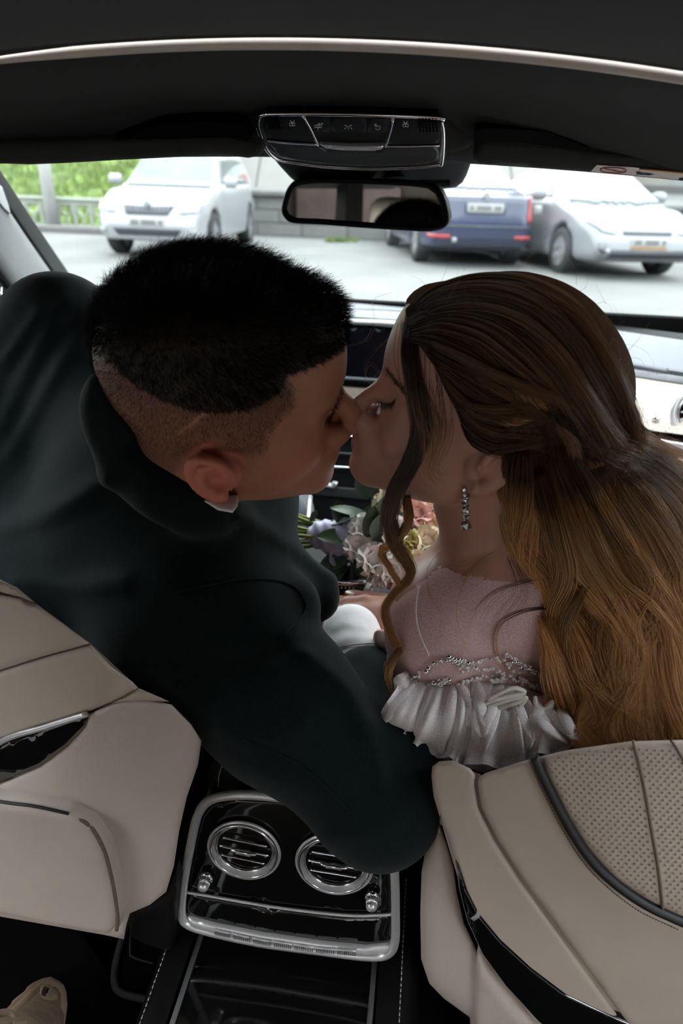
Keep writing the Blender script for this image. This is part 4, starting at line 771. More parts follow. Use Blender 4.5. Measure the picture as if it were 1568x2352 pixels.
def car(label, cat, paint, loc, rz, prof, cabin, Lh, Wd, axle, roof_w, details, group='parked cars outside', wr=.31):
    """front at +y; prof: lower-body side outline (y,z); cabin: greenhouse side outline"""
    root = empty('car', loc, label, cat, group); parts = []
    hw = Wd/2
    def body(p):
        yz = p[:, [1, 2]]; ax_ = np.abs(p[:, 0])
        taper = hw-.10*np.clip((np.abs(p[:, 1])-Lh*.62)/(Lh*.38), 0, 1)**2*1.6-.05*np.clip((p[:, 2]-.62)/.3, 0, 1)-.04*np.clip((.35-p[:, 2])/.2, 0, 1)
        low = smax(poly2(yz, prof)+.02, ax_-taper+.02, .10)-.02
        wz = np.clip((p[:, 2]-.88)/(.52), 0, 1); cw = (hw-.07)*(1-wz)+roof_w*wz
        cab = smax(poly2(yz, cabin)+.02, ax_-cw+.02, .12)-.02
        d = smin(low, cab, .05)
        for ya in axle:
            d = np.maximum(d, -np.maximum(np.hypot(p[:, 1]-ya, p[:, 2]-wr)-wr-.06, -(ax_-hw+.28)))
        return d
    lo, hi = (-hw-.1, -Lh-.1, .1), (hw+.1, Lh+.1, 1.62)
    V, Q = sdf_mesh('body', body, lo, hi, .033); bo = link('body', npmesh('body', lap(V, Q, 1), Q), paint, root)
    for nm, m, region, lo_, hi_, h in details:
        f_ = lambda p: np.maximum(np.maximum(body(p)-.022, -(body(p)+.014)), region(p))
        V, Q = sdf_mesh(nm, f_, lo_, hi_, h, 2)
        if len(Q): parts.append(link(nm, npmesh(nm, lap(V, Q, 1), Q), m, root))
    a = np.linspace(0, 2*pi, 24, endpoint=False)
    tv, tf = [], []
    prof_t = [(.11, wr*.66), (.11, wr*.93), (.085, wr), (-.085, wr), (-.11, wr*.93), (-.11, wr*.66)]
    tg = [[(x, r*cos(t), r*sin(t)) for x, r in prof_t] for t in a]; tm = pymesh('tyre', *grid_vf(tg, True)); tm.materials.append(M['tyre'])
    rv = [(0.085, .66*wr*cos(t), .66*wr*sin(t)) for t in a]+[(-.085, .66*wr*cos(t), .66*wr*sin(t)) for t in a]
    L = [(rv[:24], [tuple(range(24))]), (rv[24:], [tuple(range(23, -1, -1))])]
    for s in (-1, 1):
        for q in range(5): t = q*2*pi/5; L.append(box_vf((s*.095, .38*wr*cos(t), .38*wr*sin(t)), (.02, .09, .44*wr), Matrix.Rotation(-t+pi/2 if False else pi/2-t, 3, 'X')))
        L.append(([(s*.10, .66*wr*cos(t)*k, .66*wr*sin(t)*k) for k in (1, .88) for t in a], [(i, (i+1) % 24, (i+1) % 24+24, i+24) for i in range(24)]))
    rmm = pymesh('rim', *merge_vf(L)); rmm.materials.append(M['alloy']); tm.polygons.foreach_set('use_smooth', [True]*len(tm.polygons))
    for ya in axle:
        for s in (-1, 1):
            w = bpy.data.objects.new('wheel', tm); COL.objects.link(w); w.location = (s*(hw-.13), ya, wr); w.parent = root
            q = bpy.data.objects.new('rim', rmm); COL.objects.link(q); q.parent = w
    ub = box('underbody', (0, 0, .28), (Wd-.55, Lh*1.6, .12), M['tyre'], None, .01); parts.append(ub); parts.append(bo)
    for o in parts:
        o.parent = root; o.matrix_parent_inverse = Matrix.Identity(4)
    root.location = loc; root.rotation_euler = (0, 0, rz)
    return root, body
def pr(p, k, poly): return poly2(p[:, list(k)], poly)
def front(p, poly, y0, y1): return np.maximum(pr(p, (0, 2), poly), np.maximum(y0-p[:, 1], p[:, 1]-y1))
def both(poly, k=(1, 2)):                                          # side windows, both sides
    return lambda p: np.maximum(pr(p, k, poly), .3-np.abs(p[:, 0]))
def sym(poly): return lambda p: poly2(np.stack([np.abs(p[:, 0]), p[:, 2]], 1), poly)
def rect(x0, x1, z0, z1): return [(x0, z0), (x1, z0), (x1, z1), (x0, z1)]
def addbox(root, nm, c, s, m, bev=.015, rot=None):
    o = box(nm, c, s, m, None, bev, rot); o.parent = root; o.matrix_parent_inverse = Matrix.Identity(4); return o
def letters(root, y, z, w, n, s=1):
    L = [box_vf((-w/2+w*(i+.5)/n, y, z), (.035, .006, .055)) for i in range(n) if i not in (1, 6)]
    V, Fc = merge_vf(L); o = link('plate_characters', pymesh('plate_characters', V, Fc), M['platetext'], None, False); o.parent = root; return o
def FR(poly, y0=1.2, y1=3): return lambda p: front(p, poly, y0, y1)
def FRs(poly, y0=1.2, y1=3): return lambda p: np.maximum(sym(poly)(p), np.maximum(y0-p[:, 1], p[:, 1]-y1))
# white hatchback, front towards us
hp_ = [(-1.98, .30), (-2.0, .55), (-1.95, .95), (-1.2, 1.0), (.72, .98), (1.35, .90), (1.78, .76), (1.94, .62), (2.0, .45), (1.97, .26), (1.3, .20), (-1.3, .20)]
hc_ = [(-1.95, .90), (-1.85, 1.25), (-1.65, 1.46), (-.2, 1.50), (.18, 1.46), (.92, .93)]
wsr = lambda p: np.maximum(poly2(np.stack([np.abs(p[:, 0]), p[:, 2]], 1), [(-.1, .97), (.68, .97), (.55, 1.40), (-.1, 1.42)]), np.maximum(.0-p[:, 1], p[:, 1]-1.2))
c1, b1 = car('white hatchback facing us in front of the grass slope', 'car', M['white'], (-4.06, 12.1, 0), pi+rd(2), hp_, hc_, 2.0, 1.66, (1.25, -1.22), .56, [
    ('windshield', M['carglass'], wsr, (-.75, .05, .9), (.75, 1.1, 1.48), .02),
    ('side_window', M['darkglass'], both([(-1.5, 1.0), (.55, 1.0), (.06, 1.38), (-1.4, 1.38)]), (-.9, -1.6, .9), (.9, .7, 1.45), .02),
    ('grille', M['cargrille'], FRs([(-.05, .60), (.30, .60), (.38, .72), (-.05, .71)]), (-.45, 1.3, .55), (.45, 2.05, .78), .015),
    ('bumper_grille', M['cargrille'], FRs([(-.05, .325), (.44, .325), (.50, .42), (-.05, .42)]), (-.6, 1.5, .28), (.6, 2.05, .46), .015),
    ('headlight', M['lampglass'], FRs([(.46, .62), (.74, .64), (.76, .76), (.56, .80), (.47, .74)], 1.0), (-.85, 1.0, .55), (.85, 2.0, .85), .016),
    ('fog_lamp', M['lampglass'], FRs([(.60, .34), (.72, .34), (.72, .42), (.60, .42)]), (-.8, 1.4, .3), (.8, 2.0, .46), .016)])
addbox(c1, 'number_plate', (0, 1.985, .50), (.52, .03, .115), M['plate']); letters(c1, 2.003, .50, .46, 9)
for s in (-1, 1): addbox(c1, 'door_mirror', (s*.92, .68, 1.03), (.20, .14, .15), M['white'], .05)
for k in range(11): addbox(c1, 'grille_bar', (-.30+k*.06, 1.925, .655), (.008, .02, .10), M['alloy'], .002)
addbox(c1, 'bonnet_badge', (0, 1.90, .735), (.09, .03, .09), M['lampglass'], .03)
# navy saloon, tail towards us
np_ = [(-2.15, .42), (-2.18, .60), (-2.12, .98), (-1.55, 1.05), (.75, .98), (1.45, .90), (1.8, .76), (1.93, .5), (1.9, .26), (1.3, .2), (-1.4, .2), (-2.05, .30)]
nc_ = [(-1.75, .98), (-1.35, 1.15), (-.85, 1.42), (-.2, 1.48), (.25, 1.44), (1.0, .95)]
rws = lambda p: np.maximum(poly2(np.stack([np.abs(p[:, 0]), p[:, 2]], 1), [(-.1, 1.08), (.66, 1.08), (.52, 1.38), (-.1, 1.40)]), np.maximum(-2.0-p[:, 1], p[:, 1]+.5))
def RE(poly, y0=-3, y1=-1.5): return lambda p: np.maximum(sym(poly)(p), np.maximum(y0-p[:, 1], p[:, 1]-y1))
rl, rr_ = PK(2, 960, 597, 0), PK(2, 1172, 609, 0); mid = (rl+rr_)/2
hd_ = rd(13); c2, b2 = car('navy blue saloon with its tail towards us beside the mirror', 'car', M['blue'], (mid[0]-sin(hd_)*1.3, mid[1]+cos(hd_)*1.3, 0), hd_, np_, nc_, 2.18, 1.70, (1.28, -1.30), .52, [
    ('rear_window', M['lampglass'], rws, (-.75, -2.0, 1.0), (.75, -.5, 1.46), .02),
    ('side_window', M['darkglass'], both([(-1.3, 1.03), (.65, 1.03), (.15, 1.38), (-.85, 1.38)]), (-.9, -1.5, .95), (.9, .8, 1.45), .02),
    ('tail_lamp', M['redlamp'], RE([(.64, .66), (.88, .66), (.88, 1.0), (.66, 1.0)]), (-.92, -2.25, .6), (.92, -1.5, 1.05), .016),
    ('reflector', M['redlamp'], RE([(.48, .42), (.78, .42), (.78, .47), (.48, .47)]), (-.92, -2.25, .38), (.92, -1.5, .5), .014),
    ('bumper_strip', M['darkglass'], RE([(-.1, .58), (.82, .58), (.82, .60), (-.1, .60)]), (-.92, -2.25, .54), (.92, -1.5, .65), .014)])
addbox(c2, 'number_plate', (0, -2.16, .83), (.54, .03, .125), M['plate']); letters(c2, -2.178, .83, .46, 9)
addbox(c2, 'plate_surround', (0, -2.145, .83), (.60, .03, .17), M['blue'], .01); addbox(c2, 'boot_badge', (0, -2.13, .985), (.09, .02, .09), M['alloy'], .03)
for s in (-1, 1): addbox(c2, 'tail_lamp_lens', (s*.80, -2.085, .83), (.12, .03, .12), M['lampglass'], .02)
tube('tow_hook', [(0, 0, 0), (0, 0, .01)], .01, M['tyre']) if False else None
addbox(c2, 'tow_hitch', (-.42, -2.16, .40), (.07, .10, .07), M['alloy'], .02)
# silver saloon, nose towards us
sp1 = [(-2.25, .35), (-2.28, .65), (-2.2, 1.0), (-1.5, 1.03), (.85, .98), (1.6, .88), (2.08, .70), (2.26, .52), (2.28, .36), (2.15, .24), (1.3, .2), (-1.4, .2)]
sc1 = [(-1.9, .95), (-1.3, 1.22), (-.75, 1.44), (-.1, 1.49), (.32, 1.44), (1.25, .93)]
wsr2 = lambda p: np.maximum(poly2(np.stack([np.abs(p[:, 0]), p[:, 2]], 1), [(-.1, .96), (.72, .96), (.54, 1.38), (-.1, 1.41)]), np.maximum(.1-p[:, 1], p[:, 1]-1.4))
fl, fr = PK(2, 1505, 638, 0), PK(2, 1300, 620, 0); mid = (fl+fr)/2; hd_ = pi+rd(17); fw = np.array([-sin(hd_), cos(hd_)])
c3, b3 = car('silver saloon facing us at the far end of the lot, orange plate frame', 'car', M['silver'], (mid[0]-fw[0]*1.42, mid[1]-fw[1]*1.42, 0), hd_, sp1, sc1, 2.28, 1.76, (1.38, -1.32), .54, [
    ('windshield', M['carglass'], wsr2, (-.8, .15, .88), (.8, 1.4, 1.46), .02),
    ('side_window', M['darkglass'], both([(-1.45, 1.02), (.72, 1.0), (.18, 1.38), (-.75, 1.38)]), (-.95, -1.6, .9), (.95, .9, 1.45), .02),
    ('slit_grille', M['cargrille'], FRs([(-.05, .60), (.36, .60), (.36, .635), (-.05, .635)]), (-.45, 1.6, .57), (.45, 2.3, .67), .012),
    ('bumper_grille', M['cargrille'], FRs([(-.05, .30), (.60, .30), (.74, .42), (-.05, .40)]), (-.9, 1.4, .25), (.9, 2.35, .46), .015),
    ('headlight', M['lampglass'], FRs([(.45, .60), (.66, .62), (.80, .74), (.76, .78), (.52, .70)], 1.2), (-.9, 1.2, .55), (.9, 2.2, .85), .016),
    ('fog_lamp', M['lampglass'], lambda p: np.maximum(np.hypot(np.abs(p[:, 0])-.60, p[:, 2]-.36)-.06, 1.2-p[:, 1]), (-.75, 1.2, .28), (.75, 2.4, .45), .012)])
addbox(c3, 'number_plate', (.0, 2.27, .50), (.52, .03, .12), M['plate']); addbox(c3, 'plate_frame', (0, 2.272, .432), (.53, .035, .022), M['orange'], .004); letters(c3, 2.288, .505, .46, 9)
for s in (-1, 1): addbox(c3, 'door_mirror', (s*.98, .72, 1.03), (.22, .15, .16), M['silver'], .06)
# dark car at the right edge, white car on the terrace
c4, b4 = car('dark slate car half hidden behind the silver saloon at the photo edge', 'car', M['navy2'], (9.4, 17.4, 0), rd(80), np_, nc_, 2.18, 1.70, (1.28, -1.30), .52, [
    ('side_window', M['lampglass'], both([(-1.3, 1.03), (.65, 1.03), (.15, 1.38), (-.85, 1.38)]), (-.9, -1.5, .95), (.9, .8, 1.45), .02),
    ('sill_strip', M['silver'], both([(-1.9, .80), (1.9, .80), (1.9, .87), (-1.9, .87)]), (-.95, -2.0, .75), (.95, 2.0, .92), .02)])
c5, b5 = car('white car with red tail lamp above the block wall', 'car', M['white'], (-2.35, 19.2, .72), rd(4), np_, nc_, 2.18, 1.70, (1.28, -1.30), .52, [
    ('tail_lamp', M['redlamp'], RE([(.62, .60), (.88, .60), (.88, 1.08), (.66, 1.08)]), (-.92, -2.25, .55), (.92, -1.5, 1.12), .016),
    ('rear_window', M['carglass'], rws, (-.75, -2.0, 1.0), (.75, -.5, 1.46), .02)])

# ================================================================== unseen blocks added around the lot to shade the rear of the cabin
M['shade_dark'] = mat('shade_block_dark', (.06, .045, .04), .9, var=.2, vscale=3)
for nm, c, sz, lb in (('shade_block', (-8.5, -8, 1.9), (5, 18, 3.8), 'unseen dark block added to shade the cabin, driver side'), ('shade_block', (8.5, -8, 1.9), (5, 18, 3.8), 'unseen dark block added to shade the cabin, passenger side'), ('shade_block', (0, -13, 2.2), (11.5, 4, 4.4), 'unseen dark block added to shade the cabin from behind')):
    tag(box(nm, c, sz, M['shade_dark'], None, .05), lb, 'building')
# ================================================================== people
def skin_mat(name, base, dark, blush, rough=.5, sss=.08):
    m = mat(name, base, rough, spec=.35, var=.0, bump=.08, bscale=900, bdist=.0004, sss=sss); nt, lk, b = nodes(m)
    n = nt.new('ShaderNodeTexNoise'); n.inputs['Scale'].default_value = 45; n.inputs['Detail'].default_value = 5
    a = nt.new('ShaderNodeMix'); a.data_type = 'RGBA'; a.inputs['A'].default_value = (*base, 1); a.inputs['B'].default_value = (*[c*.82 for c in base], 1); lk.new(n.outputs[0], a.inputs['Factor'])
    t2 = nt.new('ShaderNodeAttribute'); t2.attribute_name = 'blush'; c = nt.new('ShaderNodeMix'); c.data_type = 'RGBA'; c.inputs['B'].default_value = (*blush, 1); lk.new(t2.outputs['Fac'], c.inputs['Factor']); lk.new(a.outputs['Result'], c.inputs['A'])
    t1 = nt.new('ShaderNodeAttribute'); t1.attribute_name = 'tone'; d = nt.new('ShaderNodeMix'); d.data_type = 'RGBA'; d.inputs['B'].default_value = (*dark, 1); lk.new(t1.outputs['Fac'], d.inputs['Factor']); lk.new(c.outputs['Result'], d.inputs['A'])
    lk.new(d.outputs['Result'], b.inputs['Base Color']); return m
M['skin_m'] = skin_mat('tanned_skin', (.44, .20, .125), (.026, .018, .013), (.56, .17, .12))
M['skin_w'] = skin_mat('fair_skin', (.50, .265, .205), (.33, .07, .06), (.60, .30, .26), .42)
def hair_mat(name, c1, c2, rough=.45, spec=.3, root=None, rng=(.05, .65)):
    m = mat(name, c1, rough, spec=spec, var=0); nt, lk, b = nodes(m); i = nt.new('ShaderNodeHairInfo'); x = nt.new('ShaderNodeMix'); x.data_type = 'RGBA'
    x.inputs['A'].default_value = (*c1, 1); x.inputs['B'].default_value = (*c2, 1); at = nt.new('ShaderNodeAttribute'); at.attribute_name = 'tint'; lk.new(at.outputs['Fac'] if root else i.outputs['Random'], x.inputs['Factor']); out = x.outputs['Result']
    if root:                                                          # darker at the root, lighter towards the tip
        y = nt.new('ShaderNodeMix'); y.data_type = 'RGBA'; y.inputs['A'].default_value = (*root, 1); lk.new(out, y.inputs['B']); mr = nt.new('ShaderNodeMapRange'); mr.inputs[1].default_value = rng[0]; mr.inputs[2].default_value = rng[1]; lk.new(i.outputs['Intercept'], mr.inputs[0]); lk.new(mr.outputs[0], y.inputs['Factor']); out = y.outputs['Result']
    lk.new(out, b.inputs['Base Color']); return m
M['hair_m'] = hair_mat('black_hair', (.0028, .002, .0016), (.007, .0045, .0032), .6, .05)
M['hair_w'] = hair_mat('lit_golden_brown_hair', (.26, .105, .030), (.88, .48, .19), .30, .5, (.034, .015, .007), (.14, .70))  # lighter ends of the hair, with window light painted into the gold
M['hair_v'] = hair_mat('lit_golden_lock_hair', (.22, .090, .026), (.88, .50, .20), .30, .5, (.13, .055, .018), (.0, .5))  # brighter copy for the locks, the light on them painted in
M['hair_t'] = hair_mat('brown_tendril_hair', (.14, .055, .018), (.50, .25, .09), .30, .5, (.028, .012, .006), (.40, .80))
M['hair_c'] = hair_mat('shaded_dark_brown_hair', (.034, .016, .008), (.26, .120, .044), .32, .5, (.018, .009, .005))  # darker crown copy: shade under the roof painted in, lit towards the back
M['hair_wd'] = mat('brown_hair_mass', (.055, .024, .010), .8, spec=.08, var=.3, vscale=120, stretch=(1, 1, .15))
M['scalp'] = mat('dark_scalp', (.012, .009, .008), .8, var=.2)
def fabric(name, col, col2, scale=420, rough=.8, sheen=.5):
    m = mat(name, col, rough, spec=.06, var=0, sheen=sheen); nt, lk, b = nodes(m); tc = nt.new('ShaderNodeTexCoord'); hs = []
    for st in ((1, 1, 3.2), (2.6, 1, 1)):
        mp = nt.new('ShaderNodeMapping'); mp.inputs['Scale'].default_value = st; mp.inputs['Rotation'].default_value = (.4, .3, .8); lk.new(tc.outputs['Object'], mp.inputs[0]); w = nt.new('ShaderNodeTexNoise'); w.inputs['Scale'].default_value = scale*2; w.inputs['Detail'].default_value = 2; lk.new(mp.outputs[0], w.inputs['Vector'])
        mr = nt.new('ShaderNodeMapRange'); mr.inputs[1].default_value = .3; mr.inputs[2].default_value = .7; lk.new(w.outputs[0], mr.inputs[0]); hs.append(mr.outputs[0])
    a = nt.new('ShaderNodeMath'); a.operation = 'MULTIPLY'; lk.new(hs[0], a.inputs[0]); lk.new(hs[1], a.inputs[1])
    x = nt.new('ShaderNodeMix'); x.data_type = 'RGBA'; x.inputs['A'].default_value = (*col, 1); x.inputs['B'].default_value = (*col2, 1); lk.new(a.outputs[0], x.inputs['Factor']); lk.new(x.outputs['Result'], b.inputs['Base Color'])
    bp = nt.new('ShaderNodeBump'); bp.inputs['Strength'].default_value = .35; bp.inputs['Distance'].default_value = .0006; lk.new(a.outputs[0], bp.inputs['Height']); lk.new(bp.outputs[0], b.inputs['Normal']); return m
M['suit'] = fabric('dark_green_wool', (.0030, .0052, .0056), (.0140, .0260, .0275), sheen=.08)
M['trouser'] = fabric('navy_trouser_wool', (.010, .014, .030), (.02, .03, .06))
M['gown'] = mat('white_gown_satin', (.86, .84, .84), .6, var=.04, vscale=30)
M['shirt'] = mat('white_shirt_cotton', (.76, .74, .75), .8, var=.05, vscale=40, bump=.25, bscale=60, bdist=.003)
M['tie'] = mat('patterned_grey_tie', (.12, .13, .12), .5, var=.9, vscale=260)
M['nail'] = mat('pearl_nail', (.66, .60, .56), .2, coat=.6, var=.03)
cm_ = np.array([-0.06167, 0.55904, 1.02929]); Bm = np.array([[0.97129, 0.23683, -0.02266], [0.11240, -0.37288, 0.92105], [0.20969, -0.89715, -0.38879]]); sm_ = .98
cw_ = np.array([0.14739, 0.60510, 1.01756]); Bw = np.array([[-0.96429, -0.14252, 0.22324], [0.25097, -0.22243, 0.94209], [0.08461, -0.96447, -0.25026]]); sw_ = .95
def Lm(p): return ((p-cm_.astype(np.float32)) @ Bm.T.astype(np.float32))/sm_
def Lw(p): return ((p-cw_.astype(np.float32)) @ Bw.T.astype(np.float32))/sw_
def Gm(l): return cm_+sm_*(np.asarray(l) @ Bm)
def Gw(l): return cw_+sw_*(np.asarray(l) @ Bw)
def mir(l): q = l.copy(); q[:, 2] = np.abs(q[:, 2]); return q
def head(l, fem=False):
    q = mir(l)
    d = ellip(l, (-.014, .034, 0), (.098, .086, .076))
    d = smin(d, ellip(l, (.022, -.022, 0), (.060, .080, .058)), .03)
    d = smin(d, rcone(q, (.002, -.062, .044), (.070, -.092, .012), .020, .016 if fem else .020), .030)
    d = smin(d, ellip(q, (.050, -.030, .034), (.028, .028, .024)), .022)          # cheek
    d = smin(d, rcone(q, (.074, .020, .004), (.066, .022, .034), .013 if fem else .016, .012), .018)   # brow
    d = smin(d, ellip(l, (.066, .052, 0), (.026, .036, .048)), .03)               # forehead
    d = smax(d, -ellip(q, (.092, .004, .033), (.016, .013, .018)), .012)          # eye hollow
    d = smin(d, sphere(q, (.0645, .000, .031), .0140), .009)                       # eyelid
    d = smin(d, rcone(q, (.0775, -.005, .020), (.072, -.007, .044), .0018, .0012), .005)   # lash line ridge
    tip = (.108, -.034, 0) if fem else (.116, -.033, 0)
    d = smin(d, rcone(l, (.082, .008, 0), tip, .0065 if fem else .0085, .0085 if fem else .0118), .012)
    d = smin(d, ellip(q, (.096, -.041, .010), (.012, .009, .0085)), .007)
    d = smin(d, ellip(l, (.078, -.064, 0), (.022, .026, .030)), .016)
    d = smin(d, rcone(q, (.0965, -.0605, .0), (.088, -.064, .021), .0062, .0025), .004)
    d = smin(d, rcone(q, (.0945, -.0735, .0), (.088, -.068, .020), .0070, .0025), .004)
    d = smin(d, ellip(l, (.076, -.097, 0), (.020, .017, .020)), .014)
    return d
def ear(l, s=1.0, z0=.0755, y0=-.018, sy=1.0):
    c = np.array([-.014, y0, z0+.004]); q = mir(l); q = (q-c.astype(np.float32))/s; q[:, 1] /= sy; d = None
    a = rd(24); q = np.stack([q[:, 0]*cos(a)+q[:, 2]*sin(a), q[:, 1], -q[:, 0]*sin(a)+q[:, 2]*cos(a)], 1)   # flare
    hx = crsp([(.012, .004, .0), (.012, .022, .002), (.002, .032, .004), (-.013, .028, .006), (-.019, .012, .007), (-.017, -.006, .006), (-.010, -.020, .004), (-.001, -.028, .001)], 14)
    d = polyline(q, hx, np.full(14, .0046), .003)
    ah = crsp([(-.002, .020, .001), (-.009, .012, .003), (-.010, -.002, .003), (-.004, -.013, .002)], 7)
    d = smin(d, polyline(q, ah, np.full(7, .0035), .003), .004)
    d = smin(d, ellip(q, (.004, -.024, .000), (.0085, .0105, .0050)), .006)       # lobe
    d = smin(d, ellip(q, (.012, -.004, .001), (.0050, .0075, .0045)), .004)       # tragus
    d = smin(d, ellip(q, (-.004, .004, -.003), (.017, .028, .0035)), .005)        # plate
    d = smin(d, ellip(q, (.004, -.002, -.014), (.014, .026, .009)), .006)
    d = smax(d, -ellip(q, (.004, -.003, .004), (.0105, .0135, .0120)), .003)      # concha
    return d*s*min(1, sy)
def march(f, U_, V_, d0=.40, d1=1.0, n=150):                      # depth of the first hit along each pixel's ray, nan if none
    U_, V_ = np.asarray(U_, float), np.asarray(V_, float); Rr = (U_-784)[:, None]/FPX*cR-(V_-1176)[:, None]/FPX*cU+cF; d = np.full(len(U_), d0); out = np.full(len(U_), np.nan)
    for _ in range(n):
        p = (CAM_LOC+d[:, None]*Rr).astype(np.float32); v = f(p); hit = (v < .0006) & np.isnan(out); out[hit] = d[hit]; d = d+np.clip(v*.75, .0004, .05); d[~np.isnan(out)] = out[~np.isnan(out)]
        if ((d > d1) | ~np.isnan(out)).all(): break
    out[d > d1] = np.nan; return out
def on(f, px, lift=0.0, dflt=None):
    px = np.asarray(px, float); d = march(f, px[:, 0], px[:, 1]); g = np.isnan(d)
    if g.all(): d[:] = dflt if dflt else .62
    elif g.any(): d[g] = np.interp(np.where(g)[0], np.where(~g)[0], d[~g])
    d = d-lift; return CAM_LOC+d[:, None]*((px[:, 0]-784)[:, None]/FPX*cR-(px[:, 1]-1176)[:, None]/FPX*cU+cF)
def ppix(p):
    q = p-CAM_LOC; d = q @ cF; return np.stack([784+FPX*(q @ cR)/d, 1176-FPX*(q @ cU)/d], 1)
def foldf(p, folds):                                              # cloth folds: ridges running along lines over the body
    x = ppix(p); s = np.zeros(len(p))
    for line, w, h in folds:
        L = crsp(line, 6); dm = np.full(len(p), 1e9)
        for a, b in zip(L[:-1], L[1:]):
            ab = b-a; t = np.clip(((x-a) @ ab)/(ab @ ab), 0, 1); dm = np.minimum(dm, ((x-a-t[:, None]*ab)**2).sum(1))
        s += h*np.exp(-dm/w**2)
    return s
# ------------------------------------------------------------------ man
man = empty('person', (-.36, .75, .44), 'person with short black hair in a dark green suit leaning over to kiss', 'person')
NK = W(395, 1075, .745)
def man_skin(p):
    l = Lm(p); d = smin(head(l), ear(l, .99, .0755, -.029, .80), .004)
    d = smin(d, rcone(l, (-.030, -.035, 0), (-.045, -.095, 0), .054, .052), .028)
    return smin(d, rcone(p, Gm((-.048, -.09, 0)), NK, .052, .056), .03)
hm = sdf_obj('body', man_skin, cm_-np.array([.17, .17, .22]), cm_+np.array([.17, .19, .17]), .0024, M['skin_m'], man, 1)
cap_px = np.array([(803, 770), (790, 800), (745, 832), (700, 850), (655, 868), (648, 900), (600, 930), (560, 945), (500, 950), (440, 945), (380, 925), (320, 893), (270, 850), (222, 810), (180, 740), (140, 600), (300, 450), (560, 430), (780, 520), (860, 680)], float)
fade_px = np.array([(660, 860), (682, 900), (678, 935), (650, 965), (622, 1000), (612, 1042), (560, 1055), (520, 1050), (470, 1040), (425, 1060), (400, 1110), (340, 1085), (290, 1020), (255, 960), (215, 900), (180, 760), (500, 800)], float)
slash = np.array([(408, 996), (440, 966), (470, 940), (500, 930), (498, 938), (470, 956), (445, 975), (412, 998)], float)
def mtone(co):
    x = ppix(co); e1_ = edge_dist(x, fade_px); i1 = inside(x, fade_px); i2 = inside(x, cap_px); t = np.where(i1, np.clip(e1_/16, 0, 1), 0)*.66
    up_ = np.clip((1000-x[:, 1])/110, 0, 1); t = t*(.72+.28*up_); t[inside(x, slash)] *= .15; t[i2] = 1.0
    lb = Lm(co.astype(np.float32)); er = ear(lb, .99, .0755, -.029, .80) < .003; t[er] *= .1
    return t
vcol(hm, mtone)
vcol(hm, lambda co: np.maximum((ear(Lm(co.astype(np.float32)), .99, .0755, -.029, .80) < .004)*.75, .7*np.exp(-((Lm(co.astype(np.float32))-np.array([.058, -.035, .045]))**2).sum(1)/.022**2)), 'blush')
# short hair: strands rooted on the scalp
def sample_mesh(o, n, test):
    me = o.data; nv = len(me.vertices); co = np.empty(nv*3); me.vertices.foreach_get('co', co); co = co.reshape(-1, 3); no = np.empty(nv*3); me.vertices.foreach_get('normal', no); no = no.reshape(-1, 3)
    ok = np.where(test(co, no))[0]; k = RNG.choice(ok, n); return co[k]+RNG.normal(0, .0008, (n, 3)), no[k]
def norm(v): return v/(np.linalg.norm(v, axis=-1, keepdims=True)+1e-12)
roots, nn = sample_mesh(hm, 34000, lambda co, no: (inside(ppix(co), cap_px)) & (Lm(co.astype(np.float32))[:, 1] > -.03))
lr = Lm(roots.astype(np.float32)); ed = np.minimum(edge_dist(ppix(roots), cap_px[:14])/60, 1); topk = np.clip((lr[:, 1]-.02)/.07, 0, 1)
ln = (.0035+.0135*ed*(.35+.65*topk))*RNG.uniform(.75, 1.15, len(roots)); flow = norm(Bm[0][None]*.55+Bm[1][None]*-.15+RNG.normal(0, .30, (len(roots), 3)))
crv = []
dirs = norm(nn*.9+flow*.55+(1-ed)[:, None]*(-Bm[1])[None]*.5)
for i in range(len(roots)):
    d1 = dirs[i]; crv.append(np.stack([roots[i]-nn[i]*.001, roots[i]+d1*ln[i]*.5, roots[i]+norm(d1+flow[i]*.35)*ln[i]]))
strands('hair', crv, .00016, M['hair_m'], man)
fr_, fn = sample_mesh(hm, 16000, lambda co, no: inside(ppix(co), fade_px) & ~inside(ppix(co), cap_px) & ~inside(ppix(co), slash) & (ear(Lm(co.astype(np.float32)), .99, .0755, -.029, .80) > .006))
fe_ = np.clip(edge_dist(ppix(fr_), cap_px)/140, 0, 1)
strands('hair_stubble', [np.stack([a, a+norm(b+RNG.normal(0, .3, 3)-.5*Bm[1])*(.0034-.0028*c)]) for a, b, c in zip(fr_, fn, fe_)], .00010, M['hair_m'], man)
def brow(px, n, ln_, wid, f, m, par, nm, dirv):
    P = crsp(px, n); P[:, :] += RNG.normal(0, wid, P.shape); R0 = on(f, P); dv = np.array(dirv, float); out = []
    for r in R0:
        q = norm(-cF*.5+cR*dv[0]-cU*dv[1]+RNG.normal(0, .25, 3)); out.append(np.stack([r, r+q*ln_*.6, r+q*ln_+cU*ln_*.1]))
    return strands(nm, out, .00012, m, par)
brow([(786, 892), (776, 920), (761, 948), (748, 970)], 190, .006, 2.4, man_skin, M['hair_m'], man, 'eyebrow', (.2, .8))
